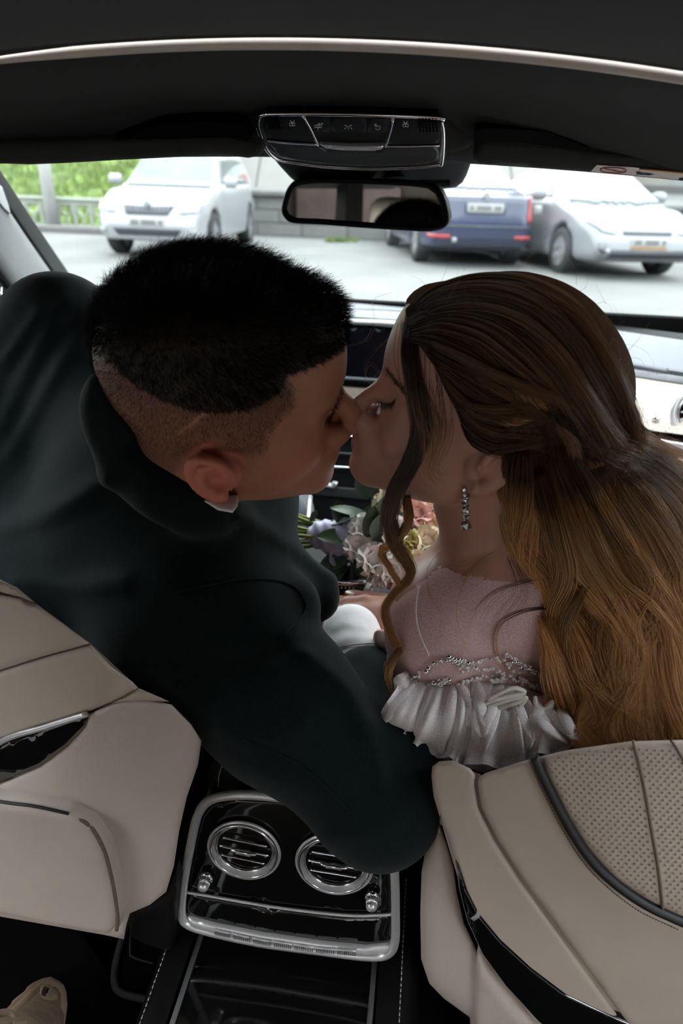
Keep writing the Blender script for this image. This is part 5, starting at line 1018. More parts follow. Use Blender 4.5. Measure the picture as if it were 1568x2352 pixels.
# jacket
ELB, WRI = W(868, 1842, .672), W(842, 1568, .79)
folds_j = [([(150, 690), (70, 830), (0, 980)], 22, .006), ([(205, 720), (110, 880), (20, 1050)], 18, .005), ([(90, 715), (10, 830)], 16, .005),
    ([(235, 1105), (110, 1180), (-20, 1215)], 26, .007), ([(280, 1335), (160, 1352), (40, 1335)], 24, .007), ([(560, 1190), (640, 1235), (775, 1325)], 16, .006),
    ([(400, 1570), (520, 1630), (640, 1590)], 26, .006), ([(470, 1660), (600, 1700), (700, 1640)], 24, .005), ([(700, 1500), (800, 1590), (835, 1690)], 18, .007), ([(850, 1660), (862, 1760), (900, 1840)], 20, .007),
    ([(640, 1490), (540, 1520), (440, 1510)], 18, -.008), ([(560, 1760), (700, 1800), (800, 1790)], 28, .004), ([(760, 1930), (850, 1905), (930, 1860)], 22, .005)]
COLR = on(man_skin, np.array([(226, 880), (246, 975), (292, 1060), (355, 1118), (420, 1150), (480, 1176), (560, 1196)], float), -.004, .66); COLR[-1] = W(560, 1205, .70); COLR = crsp(COLR, 15)
def jacket(p):
    A_, B_ = W(440, 1140, .80), W(100, 1480, .86)
    d = rcone(p, A_, B_, .125, .160)
    d = smin(d, polyline(p, [W(140, 770, .87), W(-40, 950, .86), W(-160, 1250, .86)], [.068, .070, .06], .03), .075)
    d = smin(d, rcone(p, W(70, 1080, .87), W(-60, 1180, .87), .095, .095), .06)
    d = smin(d, rcone(p, W(140, 775, .88), W(330, 1060, .80), .066, .10), .05)
    d = smin(d, rcone(p, W(400, 1120, .77), W(455, 1400, .715), .095, .092), .06)
    d = smin(d, rcone(p, W(330, 1240, .76), W(520, 1310, .765), .095, .062), .05)
    d = smin(d, polyline(p, [W(430, 1400, .705), W(640, 1610, .69), ELB], [.092, .074, .056], .03), .035)
    d = smin(d, polyline(p, [ELB, W(905, 1740, .705), WRI], [.056, .052, .043], .02), .030)
    d = smin(d, rcone(p, W(440, 1430, .672), W(650, 1395, .715), .060, .040), .012)              # bunched armhole
    d = smin(d, rcone(p, W(560, 1290, .755), W(722, 1372, .785), .040, .030), .022)               # front edge
    d = smin(d, polyline(p, COLR, np.interp(np.arange(15), [0, 4, 8, 12, 14], [.008, .012, .014, .012, .008]), .03), .030)   # collar
    return d-foldf(p, folds_j)
jb0, jb1 = np.array([-.62, .36, .48]), np.array([.20, 1.05, 1.16])
jk = sdf_obj('jacket', jacket, jb0, jb1, .0052, M['suit'], man, 4)
# neck opening line, sleeve seam: thin welts
for nm, px in (('sleeve_seam', [(560, 1700), (690, 1760), (820, 1880)]), ('armhole_seam', [(400, 1360), (560, 1330), (660, 1340), (700, 1380), (690, 1420), (640, 1470)])):
    tube(nm, on(jacket, crsp(px, 30), .0004), .0009, M['suit'], man, 5)
# far lapel lit by the window, shirt collar, tie, cuff, trousers
sdf_obj('lapel', lambda p: smin(rcone(p, W(592, 1160, .86), W(596, 1210, .86), .012, .013), rcone(p, W(596, 1210, .86), W(540, 1330, .88), .013, .05), .03), W(584, 1230, .86)-.16, W(584, 1230, .86)+.16, .006, M['suit'], man, 1)
_sd = float(np.nanmin(march(man_skin, [480, 510, 530], [1140, 1140, 1138])))
panel('shirt_collar', [(466, 1150), (500, 1140), (548, 1136), (546, 1162), (534, 1178), (500, 1172)], lambda u, v: 0*np.asarray(u)+_sd+.012+(np.asarray(v)-1140)*-.0004, M['shirt'], man, roll=.004, thick=tuple(ray(510, 1150)*.02), step=8)
sdf_obj('necktie', lambda p: rcone(p, W(556, 1166, .70), W(566, 1205, .72), .009, .012), W(556, 1170, .71)-.05, W(556, 1170, .71)+.05, .002, M['tie'], man, 1)
CF0, CF1 = W(845, 1580, .79), W(806, 1455, .86)
def cuff(p): return rcone(p, CF0, CF1, .038, .037)-foldf(p, [([(760, 1480), (800, 1465), (850, 1470)], 14, .002), ([(770, 1440), (790, 1430), (830, 1440)], 12, .0015)])
sdf_obj('shirt_cuff', cuff, CF0-.11, CF1+.11, .003, M['shirt'], man, 1)
tube('cuff_stitching', on(cuff, crsp([(762, 1492), (800, 1483), (850, 1478), (872, 1484)], 20), .0004), .0005, M['seam'], man, 5)
sdf_obj('hand', lambda p: smin(rcone(p, W(800, 1452, .87), W(785, 1418, .93), .026, .030), polyline(p, [W(780, 1420, .93), W(760, 1412, .96), W(745, 1425, .985)], [.012, .010, .008], .01), .015), W(785, 1430, .92)-.09, W(785, 1430, .92)+.09, .004, M['skin_m'], man, 1)
sdf_obj('trousers', lambda p: smin(polyline(p, [np.array([-.36, .72, .50]), np.array([-.16, 1.02, .64]), np.array([-.18, 1.42, .50])], [.11, .085, .06], .04), polyline(p, [np.array([-.42, .72, .50]), np.array([-.46, 1.08, .62]), np.array([-.46, 1.44, .50])], [.11, .085, .06], .04), .03), (-.62, .52, .36), (-.02, 1.50, .76), .012, M['trouser'], man, 1)
# ------------------------------------------------------------------ woman
wom = empty('person', (.38, .82, .58), 'person with long golden brown hair in a pale pink beaded dress being kissed', 'person')
SL, NW, SR = W(1018, 1425, .715), W(1190, 1290, .715), W(1440, 1340, .77)
WRW, PAL = W(925, 1515, .845), W(884, 1425, .89)
def woman_torso(p):
    d = rcone(p, NW, SL, .036, .052)
    d = smin(d, rcone(p, NW, SR, .048, .055), .05)
    d = smin(d, rcone(p, W(1120, 1400, .755), W(1230, 1720, .80), .088, .105), .06)
    d = smin(d, rcone(p, W(1380, 1390, .80), W(1360, 1720, .82), .088, .105), .06)
    d = smin(d, ellip(p, W(1200, 1420, .725), (.062, .04, .05)), .05)            # shoulder blade
    d = smin(d, polyline(p, [SL, W(985, 1560, .80), W(975, 1640, .86)], [.052, .046, .038], .03), .03)
    d = smin(d, polyline(p, [W(975, 1640, .86), W(940, 1560, .85), WRW, W(908, 1470, .868)], [.034, .030, .024, .022], .02), .02)
    return d
def fing(p, pts, r): return polyline(p, [W(*q) for q in pts], r, .004)
def woman_hand(p):
    d = rcone(p, W(908, 1470, .868), PAL, .022, .026)
    d = smin(d, ellip(p, W(878, 1408, .895), (.030, .026, .017)), .016)
    d = smin(d, fing(p, [(880, 1392, .895), (838, 1381, .895), (800, 1383, .90), (768, 1392, .91)], [.0100, .0088, .0080, .0066]), .006)
    d = smin(d, fing(p, [(876, 1412, .885), (832, 1402, .885), (795, 1404, .89), (762, 1412, .90)], [.0100, .0088, .0080, .0066]), .006)
    d = smin(d, fing(p, [(884, 1378, .915), (848, 1372, .92), (815, 1368, .925), (800, 1364, .93)], [.0095, .0082, .0074, .0060]), .006)
    d = smin(d, fing(p, [(880, 1426, .885), (842, 1420, .90), (806, 1424, .915), (780, 1430, .925)], [.0092, .0080, .0072, .0060]), .006)
    d = smin(d, fing(p, [(926, 1530, .84), (908, 1512, .82), (891, 1488, .805), (874, 1463, .800)], [.0175, .0150, .0122, .0096]), .010)
    return d
def woman_skin(p):
    l = Lw(p); d = smin(head(l, True), ear(l, .90, .0735, -.016, .95), .004)
    d = smin(d, rcone(l, (-.026, -.040, 0), (-.050, -.110, .0), .044, .041), .022)
    d = smin(d, rcone(p, Gw((-.050, -.105, 0)), NW, .041, .044), .03)
    return smin(d, woman_torso(p), .035)
def woman_all(p): return smin(woman_skin(p), woman_hand(p), .012)
lo_w = np.array([-.02, .44, .52]); hi_w = np.array([.55, .98, 1.19])
wb = sdf_obj('body', woman_all, lo_w, hi_w, .0033, M['skin_w'], wom, 1)
def lips(l): return np.minimum(rcone(mir(l), (.0965, -.0605, .0), (.088, -.064, .021), .0062, .0025), rcone(mir(l), (.0945, -.0735, .0), (.088, -.068, .020), .0070, .0025))
vcol(wb, lambda co: (lips(Lw(co.astype(np.float32))) < .0015)*.8)
vcol(wb, lambda co: .6*np.exp(-((Lw(co.astype(np.float32))-np.array([.056, -.035, .045]))**2).sum(1)/.024**2), 'blush')
# nails: almond tips lying on the fingers
def nail(nm, a, b, r, up):
    a, b = np.array(a), np.array(b); n = 12; t = np.linspace(0, 1, n); P = a+(b-a)*t[:, None]; rr_ = r*np.sin(np.pi*np.clip(t*.86+.12, 0, 1))**.6
    ax = norm(b-a); sd_ = norm(np.cross(ax, up)); upn = np.cross(sd_, ax); G = [[P[i]+sd_*rr_[i]*cos(q)+upn*rr_[i]*.28*sin(q) for q in np.linspace(0, 2*pi, 12, endpoint=False)] for i in range(n)]
    V, Fc = grid_vf(np.array(G).transpose(1, 0, 2, 3) if False else np.array(G)[:, list(range(12))+[0]]); return link(nm, pymesh(nm, V, Fc), M['nail'], wom)
nail('fingernail', W(888, 1483, .792), W(865, 1450, .788), .0092, -cF)
nail('fingernail', W(812, 1366, .917), W(794, 1358, .925), .0042, cU-cF)
nail('fingernail', W(776, 1389, .900), W(762, 1392, .908), .0040, cU-cF)
# eyelashes and brow
brow([(866, 920), (880, 926), (896, 926), (908, 918)], 90, .0085, 1.6, woman_skin, M['hair_m'], wom, 'eyelash', (-.35, .9))
brow([(884, 848), (896, 862), (912, 880), (926, 900)], 200, .005, 3, woman_skin, M['hair_wd'], wom, 'eyebrow', (.4, .5))
# earring: chain of crystals
M['crystal'] = mat('crystal_silver', (.75, .74, .72), .12, metal=.9, var=.1, vscale=900)
er = empty('earring', W(1068, 1120, .57), None); er.parent = wom; bpy_inv(er, wom)
E0 = on(woman_skin, [(1068, 1124)], .004)[0]; dE = float((E0-CAM_LOC) @ cF)
bmc = bmesh.new(); bmesh.ops.create_icosphere(bmc, subdivisions=1, radius=1); crm = bpy.data.meshes.new('crystal'); bmc.to_mesh(crm); bmc.free(); crm.materials.append(M['crystal'])
tube('ear_hook', [W(1067, 1116, dE), W(1063, 1122, dE-.002), W(1066, 1130, dE)], .0008, M['chrome'], er, 6)
for k, (u, v, r) in enumerate([(1066, 1124, .0022), (1069, 1131, .0017), (1070, 1138, .0026), (1064, 1144, .0019), (1071, 1149, .0024), (1066, 1156, .0022), (1072, 1162, .0018), (1067, 1168, .0026), (1072, 1174, .0020), (1065, 1179, .0022), (1070, 1186, .0026), (1067, 1193, .0018), (1070, 1199, .0020), (1070, 1208, .0040)]):
    o = bpy.data.objects.new('crystal', crm); COL.objects.link(o); o.location = tuple(W(u, v, dE+.0006*(v-1124)/10)); o.scale = (r*1.3, r*1.3, r*1.4); o.rotation_euler = (k, k*1.7, k*.6); o.parent = er; bpy_inv(o, er)
# ------------------------------------------------------------------ dress
def veil(name, col, tr, rough=.7, scale=1400):
    m = bpy.data.materials.new(name); m.use_nodes = True; nt = m.node_tree; nt.nodes.clear(); o = nt.nodes.new('ShaderNodeOutputMaterial'); t = nt.nodes.new('ShaderNodeBsdfTransparent')
    d = nt.nodes.new('ShaderNodeBsdfDiffuse'); d.inputs[0].default_value = (*col, 1); l = nt.nodes.new('ShaderNodeBsdfTranslucent'); l.inputs[0].default_value = (*col, 1); a = nt.nodes.new('ShaderNodeAddShader') if False else nt.nodes.new('ShaderNodeMixShader'); a.inputs[0].default_value = .15
    nt.links.new(d.outputs[0], a.inputs[1]); nt.links.new(l.outputs[0], a.inputs[2]); tc = nt.nodes.new('ShaderNodeTexCoord'); v = nt.nodes.new('ShaderNodeTexVoronoi'); v.inputs['Scale'].default_value = scale; nt.links.new(tc.outputs['Object'], v.inputs['Vector'])
    r = nt.nodes.new('ShaderNodeMapRange'); r.inputs[1].default_value = .15; r.inputs[2].default_value = .75; r.inputs[3].default_value = max(0, 1-tr-.22); r.inputs[4].default_value = min(1, 1-tr+.22); nt.links.new(v.outputs['Distance'], r.inputs[0])
    # denser where the net is seen edge on
    lw = nt.nodes.new('ShaderNodeLayerWeight'); lw.inputs[0].default_value = .35; ad = nt.nodes.new('ShaderNodeMath'); ad.operation = 'MULTIPLY_ADD'; ad.use_clamp = True; nt.links.new(lw.outputs['Facing'], ad.inputs[0]); ad.inputs[1].default_value = .5; nt.links.new(r.outputs[0], ad.inputs[2])
    x = nt.nodes.new('ShaderNodeMixShader'); nt.links.new(ad.outputs[0], x.inputs[0]); nt.links.new(t.outputs[0], x.inputs[1]); nt.links.new(a.outputs[0], x.inputs[2]); nt.links.new(x.outputs[0], o.inputs[0]); return m
M['sheer'] = veil('sheer_pink_net', (1.0, .74, .74), .42); M['tulle'] = veil('white_tulle', (1.0, .95, .96), .34); M['pearl'] = mat('white_sequin', (.80, .76, .74), .15, coat=.8, var=.15, vscale=400)
M['lace'] = mat('white_lace_thread', (.72, .68, .62), .8, var=.1, vscale=200, bump=.5, bscale=500)
neckline = np.array([(1010, 1300), (985, 1325), (880, 1400), (890, 1620), (1330, 1760), (1400, 1500), (1330, 1345), (1180, 1338), (1060, 1322)], float)
V, Q = sdf_mesh('sheer', lambda p: woman_torso(p)-.0022, lo_w, hi_w, .004); xq = ppix(V[Q].mean(1)); keep = inside(xq, neckline); Q = Q[keep]; us, inv = np.unique(Q, return_inverse=True)
link('sheer_yoke', npmesh('sheer_yoke', V[us], inv.reshape(-1, 4)), M['sheer'], wom)
wt = lambda p: woman_torso(p)-.003
for px in ([(962, 1345), (955, 1400), (962, 1450), (985, 1505)],): tube('yoke_seam', on(wt, crsp(px, 24), .0005), .0007, M['tulle'], wom, 6)
# gathered tulle: two ruffle layers between the bead band and the hem
def ruffle(name, top, hem, nf, amp, d0, d1, seed, mid=None, nr=14):
    r = np.random.default_rng(seed); n, m_ = 150, 22; T = crsp(top, n); H = crsp(hem, n); Mi = crsp(mid, n) if mid else (T+H)/2; ph = np.cumsum(r.uniform(.5, 1.5, n)); ph = ph/ph[-1]*nf*2*pi; G = []
    for i in range(n):
        row = []
        for j in range(m_):
            t = j/(m_-1); q = (1-t)**2*T[i]+2*t*(1-t)*(2*Mi[i]-(T[i]+H[i])/2)+t*t*H[i]; w = sin(ph[i]+.7*sin(3*t+i*.03))+.45*sin(2.3*ph[i]+1.3); q = q+np.array([22*sin(ph[i]*.55+1)*t*(1-t*.3), 5*w*t*t])
            d = d0[0]+(d0[1]-d0[0])*i/(n-1); d2 = d1[0]+(d1[1]-d1[0])*i/(n-1); dd = d*(1-t)+d2*t-.030*sin(pi*min(1, t*1.15))**1+amp*w*(.15+.85*t)
            row.append(W(q[0], q[1], dd))
        G.append(row)
    for k in range(nr):                                               # doubled-over creases in the net
        i0 = int(r.uniform(4, n-5)); i1 = int(np.clip(i0+r.normal(0, 16), 0, n-1)); j1 = int(r.uniform(11, m_-1))
        P = np.array([np.array(G[int(i0+(i1-i0)*t)][max(1, int(j1*t))])-cF*.002 for t in np.linspace(.05, 1, 9)]); tube('tulle_crease', crsp(P, 20), .0014+.0012*np.sin(np.linspace(0, pi, 20)), M['tulle'], wom, 6, False, 2.2)
    V, Fc = grid_vf(G); return link(name, pymesh(name, V, Fc), M['tulle'], wom)
top1 = [(932, 1540), (950, 1560), (1010, 1562), (1080, 1550), (1150, 1560), (1230, 1590), (1290, 1620)]
ruffle('tulle_ruffle', top1, [(898, 1590), (886, 1670), (960, 1712), (1040, 1752), (1160, 1758), (1250, 1735), (1340, 1690)], 8, .006, (.70, .665), (.675, .630), 3, [(905, 1560), (905, 1630), (985, 1650), (1070, 1660), (1150, 1670), (1250, 1670), (1320, 1660)])
ruffle('tulle_ruffle', top1, [(905, 1580), (900, 1650), (970, 1735), (1000, 1765), (1120, 1765), (1220, 1750), (1330, 1700)], 8, .007, (.715, .68), (.700, .65), 5, [(915, 1560), (920, 1620), (985, 1660), (1060, 1680), (1140, 1680), (1240, 1680), (1310, 1660)])
# bead band and embroidery
def beads(name, lines, n, r, m, lift=.004, jit=3.0):
    bm0 = bmesh.new(); bmesh.ops.create_icosphere(bm0, subdivisions=1, radius=1); v0 = np.array([v.co[:] for v in bm0.verts]); f0 = [tuple(v.index for v in f_.verts) for f_ in bm0.faces]; bm0.free(); L = []
    for ln_ in lines:
        P = crsp(ln_, n)+RNG.normal(0, jit, (n, 2)); X = on(wt, P, lift, .69)
        for p in X: s = r*RNG.uniform(.6, 1.35); L.append((v0*s+p, f0))
    V, Fc = merge_vf(L); return tag(link(name, pymesh(name, V, Fc), m, wom), kind='stuff')
bl = [[(945, 1562), (985, 1532), (1035, 1514), (1060, 1522), (1075, 1532)], [(950, 1578), (1000, 1570), (1030, 1562)], [(1060, 1530), (1095, 1520), (1140, 1516), (1185, 1545), (1240, 1600)], [(1025, 1604), (1045, 1580), (1080, 1562), (1130, 1555)], [(1160, 1500), (1200, 1528), (1240, 1548)], [(1060, 1545), (1100, 1536), (1150, 1546), (1200, 1575)], [(1130, 1566), (1160, 1560)], [(1190, 1560), (1240, 1580), (1262, 1600)]]
beads('bead_band', bl, 30, .0018, M['pearl']); beads('sequin_cluster', [bl[0], bl[1], [(1030, 1512), (1062, 1520)], bl[4]], 18, .0024, M['chrome'], .005, 4)
def leaf_loop(px, r=.0022):
    return tube('lace_leaf', on(wt, crsp(px, 24), .040, .68), r, M['lace'], wom, 6)
for px in ([(1105, 1620), (1140, 1606), (1175, 1598), (1205, 1590), (1180, 1580), (1150, 1590), (1120, 1606)], [(1115, 1636), (1150, 1625), (1190, 1612), (1208, 1600), (1190, 1625), (1150, 1640)], [(1110, 1628), (1160, 1610), (1200, 1600)], [(1228, 1600), (1232, 1622), (1250, 1628), (1268, 1612), (1262, 1628), (1240, 1636)], [(1292, 1600), (1310, 1588), (1315, 1606), (1300, 1625), (1292, 1610)], [(1305, 1630), (1320, 1620), (1316, 1645), (1308, 1640)]):
    leaf_loop(px)
sdf_obj('skirt', lambda p: smin(polyline(p, [W(1150, 1700, .84), np.array([.40, .86, .60]), np.array([.36, 1.22, .62])], [.10, .14, .10], .05), polyline(p, [W(1180, 1500, .95), W(1070, 1380, 1.02), W(1020, 1250, 1.06)], [.06, .07, .055], .03), .04), (.02, .55, .40), (.62, 1.36, .86), .012, M['gown'], wom, 1)
# ------------------------------------------------------------------ long hair
HLINE = [(905, 690), (940, 730), (962, 778), (988, 812), (1018, 862), (1048, 922), (1070, 985), (1086, 1032), (1100, 1040), (1150, 1035), (1160, 1100), (1170, 1400), (1900, 1400), (1900, 300), (905, 300)]
def hair_cap(p):
    l = Lw(p); d = ellip(l, (-.022, .034, 0), (.106, .098, .088))
    d = smin(d, ellip(l, (-.084, .006, 0), (.060, .084, .075)), .03)              # fullness at the back
    d = smin(d, head(l, True)-.009, .01)
    cut = poly2(ppix(p), HLINE)*.00038                                   # hairline: from forehead down to the ear
    return smax(d, cut, .010)
def hair_mass(p):
    d = hair_cap(p)
    d = smin(d, polyline(p, [W(1330, 960, .675), W(1400, 1130, .70), W(1440, 1340, .705), W(1500, 1560, .69), W(1560, 1780, .69)], [.060, .064, .074, .082, .085], .03), .04)
    d = smin(d, polyline(p, [W(1225, 1060, .648), W(1250, 1200, .675), W(1330, 1400, .69), W(1400, 1600, .675), W(1430, 1760, .675)], [.034, .036, .040, .046, .05], .02), .03)
    d = smin(d, polyline(p, [W(1470, 1060, .70), W(1600, 1250, .70), W(1640, 1600, .69)], [.035, .06, .07], .02), .03)
    return d
V, Q = sdf_mesh('hm', lambda p: np.minimum(hair_cap(p)+.004, hair_mass(p)+.011), cw_-np.array([.2, .22, .50]), cw_+np.array([.50, .25, .19]), .007); link('hair_underlayer', npmesh('hair_underlayer', lap(V, Q, 2), Q), M['hair_wd'], wom)
allc, thin, tend = [], [], []
def on_h(P, lift, dflt): return on(hair_mass, P, lift, dflt)
tints = {}
def sheet(guides, n, npt=22, lift=(-.002, .004), wave=.0, jit=.0016, dflt=.64, clump=26, extra=None, dst=None, s0=0, ragged=.12):
    """strands spread across neighbouring guide lines, gathered in locks, laid on the hair surface"""
    k = len(guides); Gd = [on_h(crsp(g, npt), 0, dflt) for g in guides]; Gd = np.array(Gd); dst = allc if dst is None else dst
    cs_ = RNG.uniform(0, k-1, clump); cph = RNG.uniform(0, 6.28, clump); cl = RNG.normal(0, 1, (clump, 3)); ctint = RNG.uniform(0, 1, clump)
    t = np.linspace(0, 1, npt); s = RNG.uniform(0, k-1, n); c = np.abs(cs_[None]-s[:, None]).argmin(1)
    ss = np.clip(s[:, None]+(cs_[c]-s)[:, None]*.9*(t**.7)[None]*RNG.uniform(.6, 1, n)[:, None], 0, k-1-1e-6); j = ss.astype(int); f_ = (ss-j)[..., None]; ix = np.arange(npt)[None]
    P = Gd[j, ix]*(1-f_)+Gd[np.minimum(j+1, k-1), ix]*f_
    P = P-cF*RNG.uniform(*lift, n)[:, None, None]+RNG.normal(0, jit, (n, 1, 3))*np.linspace(.6, 2.2, npt)[None, :, None]+cl[c][:, None]*.0090*t[None, :, None]
    if wave: a = (cph[c]+RNG.normal(0, .35, n))[:, None]; P = P+wave*(t**1.15)[None, :, None]*(np.sin(t*10.5+a)[..., None]*cR*.9+np.cos(t*9+a)[..., None]*-cF*.5+np.sin(t*17+2*a)[..., None]*cU*.25)
    if s0: P = P+RNG.normal(0, s0, (n, 1, 3))*(t**2)[None, :, None]
    m_ = np.maximum(6, (npt*(1-RNG.uniform(0, ragged, n))).astype(int)); tt = .65*ctint[c]+.35*RNG.uniform(0, 1, n)
    for i in range(n): q = P[i, :m_[i]]; tints[id(q)] = tt[i]; dst.append(q)
def lock(px, n, w, dflt, npt=30, twist=3.0, dd=None, dst=None, taper=.35, jt=.0007):
    P = crsp(px, npt); B0 = on_h(P, .004, dflt) if dd is None else np.array([W(u, v, d) for (u, v), d in zip(P, np.interp(np.linspace(0, 1, npt), np.linspace(0, 1, len(dd)), dd))]); T, N, B = frames(B0); dst = allc if dst is None else dst; t = np.linspace(0, 1, npt)
    wd_ = w*(1-(1-taper)*t)*(.45+.55*np.sin(pi*np.clip(t*1.2+.1, 0, 1)))
    for i in range(n):
        a = RNG.uniform(0, 6.28); r = math.sqrt(RNG.uniform(0, 1)); ang = a+twist*t
        dst.append(B0+wd_[:, None]*r*(np.cos(ang)[:, None]*N+np.sin(ang)[:, None]*B*.55)+RNG.normal(0, jt, 3)*t[:, None]+RNG.normal(0, jt, 3)*np.sin(9*t+a)[:, None])

crownG = [[(935, 715), (990, 668), (1080, 640), (1190, 646), (1300, 700), (1368, 795), (1408, 885), (1425, 965), (1415, 1035)], [(938, 728), (1010, 680), (1110, 668), (1210, 690), (1300, 760), (1360, 860), (1400, 950), (1420, 1020), (1400, 1060)], [(942, 745), (1020, 715), (1110, 720), (1190, 760), (1260, 840), (1310, 930), (1350, 1000), (1380, 1050), (1370, 1080)], [(945, 765), (1010, 755), (1090, 780), (1150, 830), (1210, 890), (1250, 930), (1275, 950), (1290, 970), (1310, 1010)], [(948, 782), (1000, 795), (1070, 828), (1130, 872), (1185, 905), (1232, 930), (1268, 946), (1285, 962), (1300, 1000)]]
sheet(crownG, 5200, 24, (-.001, .004), .0012, .0012, .62, 60)
sideG = [[(955, 775), (990, 795), (1060, 832), (1120, 872), (1170, 902), (1225, 930), (1275, 948)], [(985, 812), (1025, 852), (1070, 886), (1120, 912), (1170, 930), (1225, 942), (1272, 955)], [(1015, 862), (1048, 910), (1085, 940), (1130, 955), (1180, 956), (1230, 955), (1275, 960)], [(1045, 922), (1072, 965), (1105, 990), (1145, 1000), (1195, 988), (1240, 972), (1280, 965)], [(1068, 985), (1086, 1015), (1115, 1030), (1150, 1036), (1205, 1028), (1270, 1020), (1340, 1040)]]
sheet(sideG, 3600, 20, (-.001, .004), .0008, .0012, .60, 40)
backG = [[(1200, 940), (1240, 990), (1290, 1020), (1340, 1045), (1380, 1070)], [(1270, 900), (1320, 960), (1360, 1010), (1390, 1050), (1410, 1075)], [(1340, 850), (1390, 920), (1425, 980), (1440, 1030), (1430, 1075)]]
sheet(backG, 1500, 16, (.0, .006), .002, .002, .62, 20)
sheet([[(1110, 735), (1190, 790), (1255, 865), (1305, 940), (1345, 1000)], [(1180, 712), (1265, 785), (1325, 870), (1370, 950), (1400, 1020)]], 900, 18, (.001, .005), .001, .0014, .62, 12)
NCR = len(allc)
longG = [[(1150, 990), (1150, 1110), (1148, 1200), (1165, 1290), (1215, 1370), (1270, 1430), (1290, 1520), (1275, 1620), (1300, 1720)], [(1185, 965), (1195, 1120), (1215, 1240), (1265, 1340), (1320, 1440), (1330, 1540), (1310, 1640), (1350, 1740)], [(1230, 960), (1255, 1120), (1295, 1250), (1360, 1370), (1410, 1480), (1400, 1590), (1385, 1670), (1430, 1760)], [(1285, 970), (1330, 1110), (1390, 1240), (1455, 1370), (1490, 1490), (1465, 1600), (1460, 1690), (1510, 1780)], [(1345, 1000), (1410, 1110), (1485, 1230), (1540, 1370), (1555, 1500), (1530, 1620), (1540, 1720), (1590, 1800)], [(1385, 1060), (1470, 1100), (1560, 1210), (1620, 1370), (1630, 1540), (1610, 1680), (1640, 1800), (1660, 1860)], [(1420, 1030), (1510, 1060), (1620, 1170), (1690, 1370), (1700, 1560), (1690, 1700), (1700, 1820), (1720, 1900)]]
sheet(longG, 13000, 30, (-.004, .010), .0260, .0018, .66, 34, ragged=.3)
sheet(longG[2:], 3600, 30, (.002, .018), .016, .004, .66, 50, dst=thin, s0=.008, ragged=.35)
puffG = [[(1400, 960), (1450, 1005), (1520, 1045), (1590, 1110), (1660, 1230)], [(1410, 1000), (1470, 1040), (1540, 1090), (1610, 1180), (1670, 1320)]]
sheet(puffG, 900, 18, (-.004, .010), .005, .004, .70, 30, dst=thin, s0=.010)
_t0 = len(allc); wav = []
# big wavy locks lying over the mass
for px, n_, w_ in (([(1255, 1050), (1305, 1150), (1370, 1280), (1450, 1400), (1520, 1490), (1600, 1590)], 420, .016), ([(1300, 1050), (1370, 1160), (1450, 1270), (1540, 1380), (1610, 1470)], 380, .015), ([(1220, 1080), (1262, 1210), (1290, 1320), (1268, 1410), (1296, 1520), (1372, 1620), (1425, 1710)], 460, .018), ([(1330, 1340), (1296, 1430), (1312, 1525), (1385, 1600), (1462, 1645), (1500, 1715)], 420, .017),
        ([(1400, 1370), (1374, 1460), (1400, 1555), (1446, 1622), (1486, 1596), (1488, 1548), (1462, 1540)], 300, .012), ([(1480, 1400), (1452, 1490), (1490, 1580), (1556, 1640), (1590, 1700)], 380, .016), ([(1390, 1085), (1470, 1140), (1540, 1225), (1610, 1320)], 360, .016), ([(1560, 1240), (1522, 1330), (1562, 1425), (1530, 1520), (1580, 1610)], 380, .017), ([(1350, 1230), (1420, 1330), (1500, 1390), (1560, 1480), (1540, 1580), (1570, 1680)], 380, .016),
        ([(1180, 1040), (1196, 1170), (1212, 1290), (1262, 1370), (1300, 1420)], 420, .018), ([(1440, 1560), (1400, 1620), (1420, 1690), (1470, 1740)], 240, .013), ([(1330, 1120), (1400, 1240), (1470, 1330), (1440, 1430), (1470, 1520), (1440, 1610), (1490, 1690)], 380, .015)):
    _d = allc if px[0][1] < 1160 else wav; _b = len(_d); lock(px, n_, w_, .66, 34, RNG.uniform(1.5, 4), None, _d, .6, .0014); _c = RNG.uniform(.35, 1)
    for q in _d[_b:]: q -= cF*RNG.uniform(.002, .009); tints[id(q)] = float(np.clip(_c+RNG.normal(0, .22), 0, 1))
def on_pts(px, dflt):
    px = np.asarray(px, float); d = march(hair_mass, px[:, 0], px[:, 1]); d = np.where(np.isnan(d), dflt, d); return CAM_LOC+d[:, None]*((px[:, 0]-784)[:, None]/FPX*cR-(px[:, 1]-1176)[:, None]/FPX*cU+cF)
fz = on_pts(np.stack([RNG.uniform(1300, 1568, 520), RNG.uniform(1050, 1690, 520)], 1), .64)-cF*.006
for P0 in fz:                                                     # frizz
    a = RNG.uniform(0, 6.28); L_ = RNG.uniform(.02, .07); b = RNG.normal(0, 3.5); t = np.linspace(0, 1, 14)[:, None]; an = a+b*t
    thin.append(P0+np.cumsum(np.cos(an)*cR+np.sin(an)*cU-cF*.15, 0)*L_/14)
# twisted side strands and knot
lock([(1150, 872), (1190, 896), (1225, 920), (1262, 940), (1282, 962)], 420, .010, .60, 20, 7, None, None, .8)
lock([(1120, 960), (1180, 962), (1230, 952), (1268, 948)], 300, .009, .60, 20, 6, None, None, .7)
lock([(1290, 1010), (1320, 1045), (1355, 1060), (1385, 1050), (1392, 1075), (1370, 1092)], 360, .011, .62, 20, 9, None, None, .8)
lock([(1200, 1000), (1260, 1030), (1320, 1052), (1370, 1070)], 260, .009, .62, 20, 5, None, None, .7)
